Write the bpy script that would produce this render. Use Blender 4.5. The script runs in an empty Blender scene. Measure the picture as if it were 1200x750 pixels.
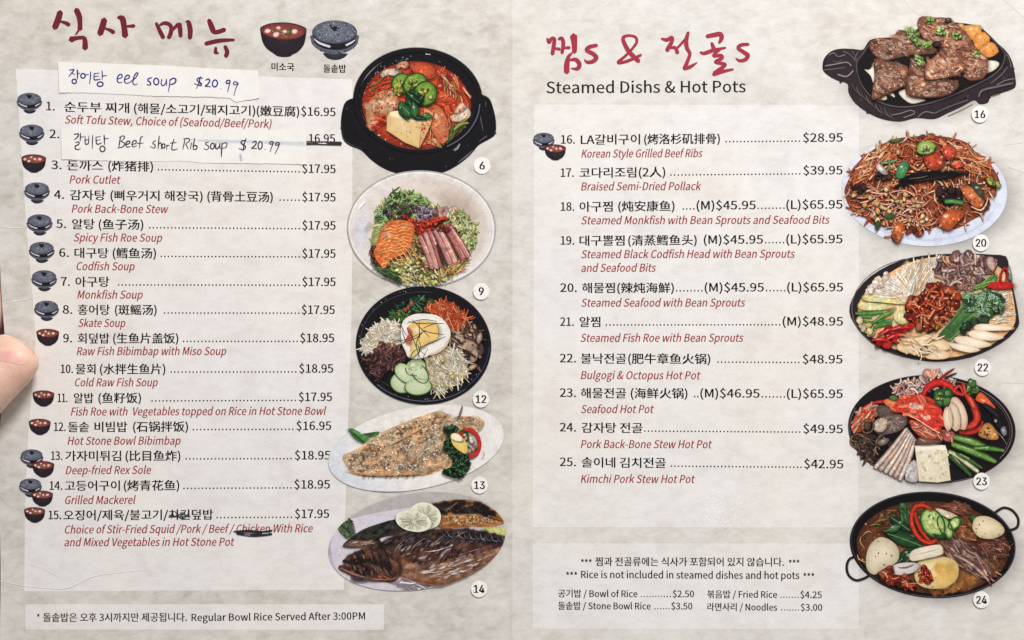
import bpy, math, random, os
from mathutils import Vector, geometry

random.seed(11)
sc = bpy.context.scene
C = sc.collection

# ------------------------------------------------------------------ scale
U = 0.00036                       # one photo pixel on the menu, in metres (page about 21.6 cm wide)
Z0 = 0.0026                       # height of the printed sheet above the table top
CAM_H = 0.56


def X(px): return (px - 600.0) * U
def Y(py): return (375.0 - py) * U


def zf(px, py):
    """two stiff laminated pages that rise a little away from the fold between them"""
    d = px - 601.0
    z = abs(d) * 1.6e-6 + (py - 375.0) * (4.0e-7 if d < 0 else -3.0e-7) * min(1.0, abs(d) / 25.0)
    return Z0 + z


def lin(c):
    out = []
    for v in c[:3]:
        v = max(0.0, min(255.0, v)) / 255.0
        out.append(v / 12.92 if v <= 0.04045 else ((v + 0.055) / 1.055) ** 2.4)
    return out


# ------------------------------------------------------------------ camera, world, lamps, exposure
cam_d = bpy.data.cameras.new('camera')
cam = bpy.data.objects.new('camera', cam_d)
C.objects.link(cam)
cam.location = (0, 0, CAM_H + Z0)
cam.rotation_euler = (0, 0, 0)
cam_d.sensor_width = 36.0
cam_d.lens = 36.0 * CAM_H / (1200 * U)
cam_d.clip_start = 0.01
cam_d.clip_end = 50.0
sc.camera = cam

w = bpy.data.worlds.new('World')
sc.world = w
w.use_nodes = True
w.node_tree.nodes['Background'].inputs['Color'].default_value = (1.0, 0.996, 0.994, 1)
w.node_tree.nodes['Background'].inputs['Strength'].default_value = 0.36


def area(name, loc, target, size, power, col):
    d = bpy.data.lights.new(name, 'AREA')
    d.shape = 'DISK'
    d.size = size
    d.energy = power
    d.color = col
    o = bpy.data.objects.new(name, d)
    C.objects.link(o)
    o.location = loc
    o.rotation_euler = (Vector(target) - Vector(loc)).to_track_quat('-Z', 'Y').to_euler()
    return o


area('ceiling_lamp', (0.36, 1.02, 0.92), (0.03, 0.0, 0), 0.4, 21.8, (1.0, 0.986, 0.972))
area('small_lamp', (0.1975, -0.185, 0.72), (0.086, -0.081, 0), 0.026, 0.013, (1.0, 0.98, 0.95))

sc.cycles.filter_width = 1.45
sc.cycles.transparent_max_bounces = 96
sc.view_settings.view_transform = 'Standard'
sc.view_settings.look = 'None'
sc.view_settings.exposure = 0.0
sc.view_settings.gamma = 1.0
sc.view_settings.use_curve_mapping = False

# ------------------------------------------------------------------ materials


def new_mat(name):
    m = bpy.data.materials.new(name)
    m.use_nodes = True
    nt = m.node_tree
    return m, nt, nt.nodes['Principled BSDF']


def N(nt, t, **kw):
    n = nt.nodes.new(t)
    for k, v in kw.items():
        if k in n.inputs:
            n.inputs[k].default_value = v
        else:
            setattr(n, k, v)
    return n


def noise(nt, scale, detail=4.0, rough=0.55, vec=None, dist=0.0):
    n = N(nt, 'ShaderNodeTexNoise')
    n.inputs['Scale'].default_value = scale
    n.inputs['Detail'].default_value = detail
    n.inputs['Roughness'].default_value = rough
    n.inputs['Distortion'].default_value = dist
    if vec is not None:
        nt.links.new(vec, n.inputs['Vector'])
    return n


def ramp(nt, src, stops):
    r = N(nt, 'ShaderNodeValToRGB')
    el = r.color_ramp.elements
    while len(el) > 1:
        el.remove(el[-1])
    el[0].position = stops[0][0]
    el[0].color = tuple(stops[0][1]) + (1,)
    for p, c in stops[1:]:
        e = el.new(p)
        e.color = tuple(c) + (1,)
    nt.links.new(src, r.inputs['Fac'])
    return r


def mix(nt, a, b, fac, mode='MIX'):
    m = N(nt, 'ShaderNodeMix', data_type='RGBA', blend_type=mode)
    if isinstance(fac, float):
        m.inputs[0].default_value = fac
    else:
        nt.links.new(fac, m.inputs[0])
    for s, i in ((a, 6), (b, 7)):
        if isinstance(s, (tuple, list)):
            m.inputs[i].default_value = tuple(s) + (1,) if len(s) == 3 else s
        else:
            nt.links.new(s, m.inputs[i])
    return m.outputs[2]


def laminate(nt, b, rough=0.42, bump=True, strength=0.12):
    """thin plastic film over the print: a soft gloss with fine pimples"""
    b.inputs['Roughness'].default_value = rough
    b.inputs['Specular IOR Level'].default_value = 0.1
    b.inputs['Coat Weight'].default_value = 0.22
    b.inputs['Coat Roughness'].default_value = 0.06
    if bump:
        tc = N(nt, 'ShaderNodeTexCoord')
        f = noise(nt, 900.0, 2.0, 0.6, tc.outputs['Object'])
        g = noise(nt, 45.0, 3.0, 0.5, tc.outputs['Object'])
        ad = N(nt, 'ShaderNodeMath', operation='MULTIPLY_ADD')
        nt.links.new(g.outputs['Fac'], ad.inputs[0])
        ad.inputs[1].default_value = 1.6
        nt.links.new(f.outputs['Fac'], ad.inputs[2])
        bp = N(nt, 'ShaderNodeBump')
        bp.inputs['Strength'].default_value = strength
        bp.inputs['Distance'].default_value = 0.0006
        nt.links.new(ad.outputs[0], bp.inputs['Height'])
        nt.links.new(bp.outputs['Normal'], b.inputs['Normal'])
        bc = N(nt, 'ShaderNodeBump')
        bc.inputs['Strength'].default_value = 0.055
        bc.inputs['Distance'].default_value = 0.0004
        nt.links.new(f.outputs['Fac'], bc.inputs['Height'])
        nt.links.new(bc.outputs['Normal'], b.inputs['Coat Normal'])


def parchment(name, lo, mid, hi, contrast, grain):
    m, nt, b = new_mat(name)
    tc = N(nt, 'ShaderNodeTexCoord')
    mp = N(nt, 'ShaderNodeMapping')
    mp.inputs['Rotation'].default_value = (0, 0, math.radians(-50))
    mp.inputs['Scale'].default_value = (0.8, 1.35, 1.0)
    nt.links.new(tc.outputs['Object'], mp.inputs['Vector'])
    a = noise(nt, 210.0, 6.0, 0.6, mp.outputs['Vector'], 0.35)
    c = noise(nt, 48.0, 4.0, 0.55, tc.outputs['Object'], 0.2)
    v = N(nt, 'ShaderNodeMath', operation='MULTIPLY_ADD')
    nt.links.new(a.outputs['Fac'], v.inputs[0])
    v.inputs[1].default_value = 0.62
    v2 = N(nt, 'ShaderNodeMath', operation='MULTIPLY')
    nt.links.new(c.outputs['Fac'], v2.inputs[0])
    v2.inputs[1].default_value = 0.38
    nt.links.new(v2.outputs[0], v.inputs[2])
    h = contrast
    col = ramp(nt, v.outputs[0], [(0.5 - h, lin(lo)), (0.5, lin(mid)), (0.5 + h, lin(hi))])
    # warm and cool patches
    p = noise(nt, 13.0, 3.0, 0.5, tc.outputs['Object'], 0.2)
    tint = ramp(nt, p.outputs['Fac'], [(0.35, (0.985, 0.995, 1.0)), (0.5, (1, 1, 1)), (0.66, (1.0, 0.985, 0.95))])
    o = mix(nt, col.outputs['Color'], tint.outputs['Color'], 1.0, 'MULTIPLY')
    g = noise(nt, 1500.0, 3.0, 0.7, tc.outputs['Object'])
    gr = ramp(nt, g.outputs['Fac'], [(0.3, (1 - grain,) * 3), (0.7, (1 + grain * 0.0,) * 3)])
    o = mix(nt, o, gr.outputs['Color'], 1.0, 'MULTIPLY')
    nt.links.new(o, b.inputs['Base Color'])
    laminate(nt, b)
    return m


def print_mat(name, scale, amount, grain=0.12, rough=0.42, wet_glint=0.0):
    """ink: the colour of each printed shape (attribute) broken up by the detail of the printed picture"""
    m, nt, b = new_mat(name)
    at = N(nt, 'ShaderNodeAttribute', attribute_name='ink')
    tc = N(nt, 'ShaderNodeTexCoord')
    a = noise(nt, scale, 3.0, 0.55, tc.outputs['Object'], 0.5)
    r = ramp(nt, a.outputs['Fac'], [(0.28, (1 - amount,) * 3), (0.5, (1, 1, 1)), (0.74, (1 + amount * 0.75,) * 3)])
    o = mix(nt, at.outputs['Color'], r.outputs['Color'], 1.0, 'MULTIPLY')
    if wet_glint:
        t = noise(nt, scale * 0.45, 3.0, 0.5, tc.outputs['Object'], 0.4)
        hue = ramp(nt, t.outputs['Fac'], [(0.3, (0.82, 0.92, 1.0)), (0.5, (1, 1, 1)), (0.7, (1.1, 0.98, 0.82))])
        o = mix(nt, o, hue.outputs['Color'], 1.0, 'MULTIPLY')
        h = noise(nt, scale * 1.5, 2.5, 0.55, tc.outputs['Object'], 0.8)
        k = ramp(nt, h.outputs['Fac'], [(0.56, (1, 1, 1)), (0.74, (1 + wet_glint * 2.2, 1 + wet_glint * 2.1, 1 + wet_glint * 2.0))])  # random wet glints painted into the ink colour
        o = mix(nt, o, k.outputs['Color'], 1.0, 'MULTIPLY')
        d = ramp(nt, h.outputs['Fac'], [(0.26, (0.5,) * 3), (0.4, (1, 1, 1))])  # shaded crevices painted in as dark spots
        o = mix(nt, o, d.outputs['Color'], 1.0, 'MULTIPLY')
    g = noise(nt, 1900.0, 2.0, 0.7, tc.outputs['Object'])
    gr = ramp(nt, g.outputs['Fac'], [(0.3, (1 - grain,) * 3), (0.7, (1 + grain,) * 3)])
    o = mix(nt, o, gr.outputs['Color'], 1.0, 'MULTIPLY')
    nt.links.new(o, b.inputs['Base Color'])
    nt.links.new(at.outputs['Alpha'], b.inputs['Alpha'])
    laminate(nt, b, rough, True, 0.1)
    return m


M = {}
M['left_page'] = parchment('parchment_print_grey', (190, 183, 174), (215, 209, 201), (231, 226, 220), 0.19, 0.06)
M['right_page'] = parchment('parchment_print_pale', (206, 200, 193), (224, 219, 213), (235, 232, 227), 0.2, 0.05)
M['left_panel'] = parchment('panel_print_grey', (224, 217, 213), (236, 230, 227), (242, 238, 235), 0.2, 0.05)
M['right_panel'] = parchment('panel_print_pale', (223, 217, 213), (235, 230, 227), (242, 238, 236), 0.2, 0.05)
M['text'] = print_mat('printed_ink', 700.0, 0.12, 0.1)
M['flat'] = print_mat('printed_colour', 260.0, 0.12, 0.1)
M['food'] = print_mat('printed_food', 520.0, 0.3, 0.07, wet_glint=0.42)
M['rough'] = print_mat('printed_food_coarse', 380.0, 0.34, 0.1, wet_glint=0.4)

m, nt, b = new_mat('note_paper')
tc = N(nt, 'ShaderNodeTexCoord')
a = noise(nt, 160.0, 5.0, 0.6, tc.outputs['Object'])
r = ramp(nt, a.outputs['Fac'], [(0.3, lin((234, 229, 223))), (0.7, lin((243, 239, 235)))])
nt.links.new(r.outputs['Color'], b.inputs['Base Color'])
laminate(nt, b, 0.6, True, 0.06)
M['note'] = m

m, nt, b = new_mat('pen_ink')
at = N(nt, 'ShaderNodeAttribute', attribute_name='ink')
tc = N(nt, 'ShaderNodeTexCoord')
a = noise(nt, 1100.0, 3.0, 0.6, tc.outputs['Object'])
r = ramp(nt, a.outputs['Fac'], [(0.35, (0.75, 0.75, 0.75)), (0.7, (1.6, 1.6, 1.6))])
nt.links.new(mix(nt, at.outputs['Color'], r.outputs['Color'], 1.0, 'MULTIPLY'), b.inputs['Base Color'])
b.inputs['Roughness'].default_value = 0.5
M['pen'] = m

m, nt, b = new_mat('skin')
tc = N(nt, 'ShaderNodeTexCoord')
a = noise(nt, 130.0, 5.0, 0.6, tc.outputs['Object'], 0.4)
r = ramp(nt, a.outputs['Fac'], [(0.3, lin((220, 172, 152))), (0.55, lin((235, 196, 174))), (0.75, lin((242, 212, 190)))])
nt.links.new(r.outputs['Color'], b.inputs['Base Color'])
b.inputs['Roughness'].default_value = 0.5
b.inputs['Subsurface Weight'].default_value = 0.35
b.inputs['Subsurface Radius'].default_value = (0.0022, 0.0009, 0.0005)
b.inputs['Subsurface Scale'].default_value = 1.0
f = noise(nt, 1400.0, 3.0, 0.6, tc.outputs['Object'])
wv = N(nt, 'ShaderNodeTexWave')
wv.inputs['Scale'].default_value = 420.0
wv.inputs['Distortion'].default_value = 5.0
wv.inputs['Detail'].default_value = 2.0
nt.links.new(tc.outputs['Object'], wv.inputs['Vector'])
ad = N(nt, 'ShaderNodeMath', operation='MULTIPLY_ADD')
nt.links.new(wv.outputs['Fac'], ad.inputs[0])
ad.inputs[1].default_value = 0.35
nt.links.new(f.outputs['Fac'], ad.inputs[2])
bp = N(nt, 'ShaderNodeBump')
bp.inputs['Strength'].default_value = 0.4
bp.inputs['Distance'].default_value = 0.0005
nt.links.new(ad.outputs[0], bp.inputs['Height'])
nt.links.new(bp.outputs['Normal'], b.inputs['Normal'])
M['skin'] = m

m, nt, b = new_mat('nail')
tc = N(nt, 'ShaderNodeTexCoord')
at = N(nt, 'ShaderNodeAttribute', attribute_name='ink')
a = noise(nt, 200.0, 3.0, 0.5, tc.outputs['Object'])
r = ramp(nt, a.outputs['Fac'], [(0.35, lin((222, 160, 152))), (0.7, lin((230, 176, 166)))])
nt.links.new(mix(nt, lin((236, 198, 176)), r.outputs['Color'], at.outputs['Fac']), b.inputs['Base Color'])
b.inputs['Roughness'].default_value = 0.42
b.inputs['Specular IOR Level'].default_value = 0.35
b.inputs['Subsurface Weight'].default_value = 0.25
b.inputs['Subsurface Radius'].default_value = (0.0015, 0.0007, 0.0005)
M['nail'] = m

m, nt, b = new_mat('dark_wood')
tc = N(nt, 'ShaderNodeTexCoord')
mp = N(nt, 'ShaderNodeMapping')
mp.inputs['Scale'].default_value = (1.0, 12.0, 1.0)
nt.links.new(tc.outputs['Object'], mp.inputs['Vector'])
a = noise(nt, 9.0, 6.0, 0.6, mp.outputs['Vector'], 0.8)
r = ramp(nt, a.outputs['Fac'], [(0.3, (0.035, 0.018, 0.011)), (0.7, (0.09, 0.045, 0.025))])
nt.links.new(r.outputs['Color'], b.inputs['Base Color'])
b.inputs['Roughness'].default_value = 0.4
M['wood'] = m
m, nt, b = new_mat('dark_floor')
tc = N(nt, 'ShaderNodeTexCoord')
a = noise(nt, 30.0, 6.0, 0.6, tc.outputs['Object'])
r = ramp(nt, a.outputs['Fac'], [(0.3, (0.03, 0.017, 0.014)), (0.7, (0.06, 0.035, 0.028))])
nt.links.new(r.outputs['Color'], b.inputs['Base Color'])
b.inputs['Roughness'].default_value = 0.7
M['floor'] = m

# ------------------------------------------------------------------ objects


def link(name, verts, faces, mat, parent=None, cols=None, loc=(0, 0, 0), smooth=False):
    me = bpy.data.meshes.new(name)
    me.from_pydata(verts, [], faces)
    if cols is not None:
        at = me.attributes.new('ink', 'FLOAT_COLOR', 'POINT')
        flat = []
        for c in cols:
            flat += [c[0], c[1], c[2], c[3] if len(c) > 3 else 1.0]
        at.data.foreach_set('color', flat)
    me.materials.append(mat)
    if smooth:
        me.polygons.foreach_set('use_smooth', [True] * len(me.polygons))
    me.update()
    o = bpy.data.objects.new(name, me)
    C.objects.link(o)
    o.location = loc
    if parent is not None:
        o.parent = parent
    return o


def empty(name, loc=(0, 0, 0), parent=None):
    o = bpy.data.objects.new(name, None)
    o.empty_display_size = 0.02
    C.objects.link(o)
    o.location = loc
    o.parent = parent
    return o


def tag(o, label=None, cat=None, group=None, kind=None):
    for k, v in (('label', label), ('category', cat), ('group', group), ('kind', kind)):
        if v:
            o[k] = v
    return o


def catmull(pts, k, closed=False):
    n = len(pts)
    if n < 3 or k < 2:
        return list(pts)
    out = []
    rng = range(n) if closed else range(n - 1)
    for i in rng:
        if closed:
            p0, p1, p2, p3 = pts[i - 1], pts[i], pts[(i + 1) % n], pts[(i + 2) % n]
        else:
            p0, p1, p2, p3 = pts[max(i - 1, 0)], pts[i], pts[i + 1], pts[min(i + 2, n - 1)]
        for j in range(k):
            t = j / k
            out.append(tuple(0.5 * (2 * b_ + (c_ - a_) * t + (2 * a_ - 5 * b_ + 4 * c_ - d_) * t * t
                                    + (3 * b_ - a_ - 3 * c_ + d_) * t ** 3)
                             for a_, b_, c_, d_ in zip(p0, p1, p2, p3)))
    if not closed:
        out.append(tuple(pts[-1]))
    return out


def inside(poly, x, y):
    r = False
    n = len(poly)
    j = n - 1
    for i in range(n):
        xi, yi = poly[i][0], poly[i][1]
        xj, yj = poly[j][0], poly[j][1]
        if (yi > y) != (yj > y) and x < (xj - xi) * (y - yi) / (yj - yi + 1e-12) + xi:
            r = not r
        j = i
    return r


def pick_in(poly):
    xs = [p[0] for p in poly]
    ys = [p[1] for p in poly]
    for _ in range(400):
        x, y = random.uniform(min(xs), max(xs)), random.uniform(min(ys), max(ys))
        if inside(poly, x, y):
            return x, y
    return sum(xs) / len(xs), sum(ys) / len(ys)


def ell(cx, cy, rx, ry, rot=0.0, n=40, jit=0.0):
    a = math.radians(rot)
    out = []
    for i in range(n):
        t = 2 * math.pi * i / n
        k = 1 + random.uniform(-jit, jit)
        x, y = rx * math.cos(t) * k, ry * math.sin(t) * k
        out.append((cx + x * math.cos(a) - y * math.sin(a), cy + x * math.sin(a) + y * math.cos(a)))
    return out


def shrink(poly, k):
    cx, cy = sum(p[0] for p in poly) / len(poly), sum(p[1] for p in poly) / len(poly)
    return [(cx + (p[0] - cx) * k, cy + (p[1] - cy) * k) for p in poly]


def sh(c, k):
    return (c[0] * k, c[1] * k, c[2] * k)


def mixc(a, b_, t):
    return tuple(x + (y - x) * t for x, y in zip(a, b_))


STEP = 0.0000005


class Paint:
    """printed shapes laid on the sheet; input in the units of a zoomed view: px = o + v / s"""

    def __init__(self, tf=(0, 0, 1.0), level=1, clip=None, height=None, soft=False):
        self.soft = soft             # printed photographs: every edge fades over a little
        self.ox, self.oy, self.s = tf
        self.V, self.F, self.K = [], [], []
        self.z = 0.00004 + level * 0.000022
        self.clip = clip
        self.height = height
        self.dk = 1.0                # how strong the shadows painted under the pieces are

    def vert(self, x, y, c, dz=0.0, a_=1.0):
        if self.clip:
            cx, cy, rx, ry, rot = self.clip
            a = math.radians(rot)
            dx, dy = x - cx, y - cy
            u = (dx * math.cos(a) + dy * math.sin(a)) / rx
            v = (-dx * math.sin(a) + dy * math.cos(a)) / ry
            d = math.hypot(u, v)
            if d > 1:
                x, y = cx + dx / d, cy + dy / d
        px, py = self.ox + x / self.s, self.oy + y / self.s
        h = self.height(px, py) if self.height else zf(px, py)
        self.V.append((X(px), Y(py), h + self.z + dz))
        self.K.append(lin(c) + [a_])
        return len(self.V) - 1

    def ribbon(self, pts, wd, c, edge=None, k=3, tail=None, cap=True, alpha=1.0, shade=True):
        """a stroke; wd: width or list of widths along it"""
        if not isinstance(wd, (list, tuple)):
            wd = [wd] * len(pts)
        elif len(wd) != len(pts):
            m_ = len(wd)
            wd = [wd[min(int(i * (m_ - 1) / max(len(pts) - 1, 1)), m_ - 2)] * (1 - ((i * (m_ - 1) / max(len(pts) - 1, 1)) - min(int(i * (m_ - 1) / max(len(pts) - 1, 1)), m_ - 2)))
                  + wd[min(int(i * (m_ - 1) / max(len(pts) - 1, 1)), m_ - 2) + 1] * ((i * (m_ - 1) / max(len(pts) - 1, 1)) - min(int(i * (m_ - 1) / max(len(pts) - 1, 1)), m_ - 2))
                  for i in range(len(pts))]
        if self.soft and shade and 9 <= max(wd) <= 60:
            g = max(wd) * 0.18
            self.under([(p[0] + g * 0.5, p[1] + g) for p in pts], [q + 2.2 * g + 3 for q in wd], k, sh(edge or c, 0.42))  # painted shadow, shifted down and to the right
        P = catmull([(p[0], p[1], q) for p, q in zip(pts, wd)], k)
        n = len(P)
        edge = edge or c
        tail = tail or c
        rows = []
        for i, (x, y, q) in enumerate(P):
            a, b_ = P[max(i - 1, 0)], P[min(i + 1, n - 1)]
            dx, dy = b_[0] - a[0], b_[1] - a[1]
            L = math.hypot(dx, dy) or 1
            nx, ny = -dy / L, dx / L
            t = i / max(n - 1, 1)
            cc = mixc(c, tail, t)
            ee = mixc(edge, sh(tail, 0.7) if tail != c else edge, t)
            dz = i * STEP * 0.25
            h = max(q, 0.05) / 2
            if cap and i == 0:
                tip = self.vert(x - dx / L * h * 0.8, y - dy / L * h * 0.8, ee, dz, 0.0 if self.soft else alpha)
            rw = []
            if self.soft:
                cols_ = ((-1.12, ee, 0.0), (-0.7, ee, 1.0), (-0.15, cc, 1.0), (0.3, cc, 1.0), (0.75, ee, 1.0), (1.12, ee, 0.0))
            elif edge != c:
                cols_ = ((-1, ee, 1.0), (-0.45, cc, 1.0), (0.45, cc, 1.0), (1, ee, 1.0))
            else:
                cols_ = ((-1, cc, 1.0), (1, cc, 1.0))
            for f_, col, al in cols_:
                rw.append(self.vert(x + nx * h * f_, y + ny * h * f_, col, dz, al * alpha))
            rows.append(rw)
            if cap and i == 0:
                for j in range(len(rw) - 1):
                    self.F.append((tip, rw[j], rw[j + 1]))
            if cap and i == n - 1:
                tip = self.vert(x + dx / L * h * 0.8, y + dy / L * h * 0.8, ee, dz, 0.0 if self.soft else alpha)
                for j in range(len(rw) - 1):
                    self.F.append((rw[j], tip, rw[j + 1]))
        for a, b_ in zip(rows, rows[1:]):
            for j in range(len(a) - 1):
                self.F.append((a[j], b_[j], b_[j + 1], a[j + 1]))
        self.z += STEP
        return self

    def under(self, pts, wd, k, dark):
        """the soft shadow painted under a strip of the printed picture"""
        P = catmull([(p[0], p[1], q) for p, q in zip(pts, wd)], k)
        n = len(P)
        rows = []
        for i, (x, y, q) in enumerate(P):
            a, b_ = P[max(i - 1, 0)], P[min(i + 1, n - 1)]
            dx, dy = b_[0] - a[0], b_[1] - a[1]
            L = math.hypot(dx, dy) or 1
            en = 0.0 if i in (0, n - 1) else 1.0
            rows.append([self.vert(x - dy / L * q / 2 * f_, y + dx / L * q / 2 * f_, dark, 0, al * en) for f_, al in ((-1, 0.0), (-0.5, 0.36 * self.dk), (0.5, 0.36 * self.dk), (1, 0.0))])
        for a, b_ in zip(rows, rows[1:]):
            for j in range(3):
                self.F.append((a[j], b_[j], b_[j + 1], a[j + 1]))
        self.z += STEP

    def haze(self, pts, c, alpha, r0=0.45, dx=0.0, dy=0.0, grow=1.0):
        """a patch that fades out to nothing at its rim"""
        n = len(pts)
        cx, cy = sum(p[0] for p in pts) / n, sum(p[1] for p in pts) / n
        o = self.vert(cx + dx, cy + dy, c, 0, alpha)
        prev = None
        for r_, al in ((r0, alpha), ((r0 + 1) / 2, alpha * 0.5), (1.0, 0.0)):
            row = [self.vert(cx + dx + (p[0] - cx) * r_ * grow, cy + dy + (p[1] - cy) * r_ * grow, c, 0, al) for p in pts]
            for i in range(n):
                j = (i + 1) % n
                self.F.append((o, row[i], row[j]) if prev is None else (prev[i], row[i], row[j], prev[j]))
            prev = row
        self.z += STEP
        return self

    def ring(self, cx, cy, rx, ry, wd, c, rot=0, a0=0, a1=360, edge=None, n=14, shade=False):
        a = math.radians(rot)
        pts = []
        for i in range(n + 1):
            t = math.radians(a0 + (a1 - a0) * i / n)
            x, y = rx * math.cos(t), ry * math.sin(t)
            pts.append((cx + x * math.cos(a) - y * math.sin(a), cy + x * math.sin(a) + y * math.cos(a)))
        return self.ribbon(pts, wd, c, edge, k=3, cap=(a1 - a0) < 359, shade=shade)

    def blob(self, pts, c, e=None, smooth=3, rings=(0.3, 0.6, 0.82, 1.0), power=1.5, center=None, fn=None, shade=True, gloss=0.55):
        """a filled shape shaded from the middle colour c to the rim colour e"""
        e = e or c
        P = catmull(pts, smooth, True) if smooth > 1 else list(pts)
        n = len(P)
        mx, my = sum(p[0] for p in P) / n, sum(p[1] for p in P) / n
        rx = sum(abs(p[0] - mx) for p in P) / n * 1.57
        ry = sum(abs(p[1] - my) for p in P) / n * 1.57
        small = self.soft and min(rx, ry) >= 5 and max(rx, ry) < 150
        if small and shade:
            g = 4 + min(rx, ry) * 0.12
            self.haze(P, mixc(sh(e, 0.3), (30, 16, 12), 0.4), 0.5 * self.dk, 0.72, g * 0.4, g * 0.8, 1 + g / min(rx, ry) * 0.9)  # soft shadow painted under the piece
        cx, cy = center or ((mx - rx * 0.16, my - ry * 0.2) if small else (mx, my))  # small pieces get a lit centre painted towards the upper left
        f = fn or (lambda x, y, cc: cc)
        o = self.vert(cx, cy, f(cx, cy, c))
        prev = None
        rs = list(rings)
        if self.soft:
            w_ = min(0.2, 2.6 / max(min(rx, ry), 1e-3))
            rs = [r_ * (1 - w_) for r_ in rs] + [1.0 + w_ * 0.3]
        for q_, r_ in enumerate(rs):
            row = []
            cc = mixc(c, e, min(r_, 1.0) ** power)
            al = 0.0 if self.soft and q_ == len(rs) - 1 else 1.0
            for p in P:
                x, y = cx + (p[0] - cx) * r_, cy + (p[1] - cy) * r_
                row.append(self.vert(x, y, f(x, y, cc), 0, al))
            for i in range(n):
                j = (i + 1) % n
                if prev is None:
                    self.F.append((o, row[i], row[j]))
                else:
                    self.F.append((prev[i], row[i], row[j], prev[j]))
            prev = row
        self.z += STEP
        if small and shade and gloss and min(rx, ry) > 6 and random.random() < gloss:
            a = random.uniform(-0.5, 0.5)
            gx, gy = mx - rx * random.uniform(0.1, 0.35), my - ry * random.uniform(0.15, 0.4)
            self.haze(ell(gx, gy, rx * random.uniform(0.2, 0.4), ry * random.uniform(0.12, 0.26), random.uniform(-30, 30), 9), mixc(c, (255, 250, 244), 0.72), 0.75, 0.3)  # painted highlight on the upper left of the piece
        return self

    def tess(self, pts, c, smooth=3, fn=None):
        """a filled outline of any shape"""
        P = catmull(pts, smooth, True) if smooth > 1 else list(pts)
        f = fn or (lambda x, y: c)
        ids = [self.vert(p[0], p[1], f(p[0], p[1])) for p in P]
        for t in geometry.tessellate_polygon([[Vector((p[0], p[1], 0)) for p in P]]):
            self.F.append(tuple(ids[i] for i in t))
        self.z += STEP
        return self

    def strands(self, poly, n, L, ang, spread, wd, cols, curl=0.4, edge=0.7, k=3):
        for _ in range(n):
            x, y = pick_in(poly)
            a = math.radians(ang + random.uniform(-spread, spread))
            l = L * random.uniform(0.6, 1.25)
            bend = random.uniform(-curl, curl)
            pts = []
            x -= math.cos(a) * l / 2
            y -= math.sin(a) * l / 2
            for i in range(4):
                pts.append((x, y))
                x += math.cos(a) * l / 3
                y += math.sin(a) * l / 3
                a += bend + random.uniform(-curl, curl) * 0.4
            c = random.choice(cols)
            c = sh(c, random.uniform(0.88, 1.08))
            q = wd * random.uniform(0.7, 1.25)
            self.ribbon(pts, [q * 0.7, q, q, q * 0.6], c, sh(c, edge), k=k)
        return self

    def specks(self, poly, n, r0, r1, cols, asp=0.6):
        for _ in range(n):
            x, y = pick_in(poly)
            r_ = random.uniform(r0, r1)
            rot = random.uniform(0, 180)
            c = sh(random.choice(cols), random.uniform(0.85, 1.1))
            if self.soft:
                self.haze(ell(x, y, r_ * 1.25, r_ * 1.25 * random.uniform(asp, 1), rot, 7, 0.2), c, 0.9, 0.55)
            else:
                self.tess(ell(x, y, r_, r_ * random.uniform(asp, 1), rot, 7, 0.25), c, smooth=1)
        return self

    def blobs(self, poly, n, r0, r1, cols, asp=0.5, edge=0.65, jit=0.18, rot=None, asp1=1.0, gloss=0.35):
        for _ in range(n):
            x, y = pick_in(poly)
            r_ = random.uniform(r0, r1)
            c = sh(random.choice(cols), random.uniform(0.88, 1.08))
            self.blob(ell(x, y, r_, r_ * random.uniform(asp, asp1), random.uniform(0, 180) if rot is None else rot + random.uniform(-18, 18), 9, jit), c, sh(c, edge), smooth=2,
                      rings=(0.5, 1.0), power=1.2, gloss=gloss)
        return self

    def mottle(self, poly, n, r0, r1, cols, asp=0.4, asp1=0.8, rot=None, alpha=0.6):
        """blotches of colour that melt into one another"""
        for _ in range(n):
            x, y = pick_in(poly)
            r_ = random.uniform(r0, r1)
            a_ = random.uniform(0, 180) if rot is None else rot + random.uniform(-18, 18)
            self.haze(ell(x, y, r_, r_ * random.uniform(asp, asp1), a_, 11, 0.2), sh(random.choice(cols), random.uniform(0.9, 1.1)), alpha * random.uniform(0.6, 1.1), 0.35)
        return self

    def leaf(self, x, y, L, wd, ang, c, vein=None):
        a = math.radians(ang)
        p = lambda t, s_: (x + math.cos(a) * L * t - math.sin(a) * wd * s_, y + math.sin(a) * L * t + math.cos(a) * wd * s_)
        self.blob([p(0, 0), p(0.25, 0.4), p(0.6, 0.5), p(1, 0), p(0.6, -0.5), p(0.25, -0.4)], c, sh(c, 0.55), smooth=3, rings=(0.5, 1))
        if vein:
            self.ribbon([p(0.05, 0), p(0.5, 0.03), p(0.95, 0)], wd * 0.06, vein)
        return self

    def build(self, name, mat, parent=None, origin=(0, 0, 0), loc=None):
        vs = [(v[0] - origin[0], v[1] - origin[1], v[2] - origin[2]) for v in self.V]
        return link(name, vs, self.F, mat, parent, self.K, loc or (0, 0, 0))


# ------------------------------------------------------------------ lettering
FONTS = {}


def load_fonts():
    try:
        d = os.path.join(bpy.utils.system_resource('DATAFILES'), 'fonts')
        for key, fn in (('cjk', 'Noto Sans CJK Regular.woff2'), ('sans', 'Inter.woff2')):
            p = os.path.join(d, fn)
            if os.path.exists(p):
                FONTS[key] = bpy.data.fonts.load(p)
    except Exception:
        pass


load_fonts()
GL = {}
SCALE = {}


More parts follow.
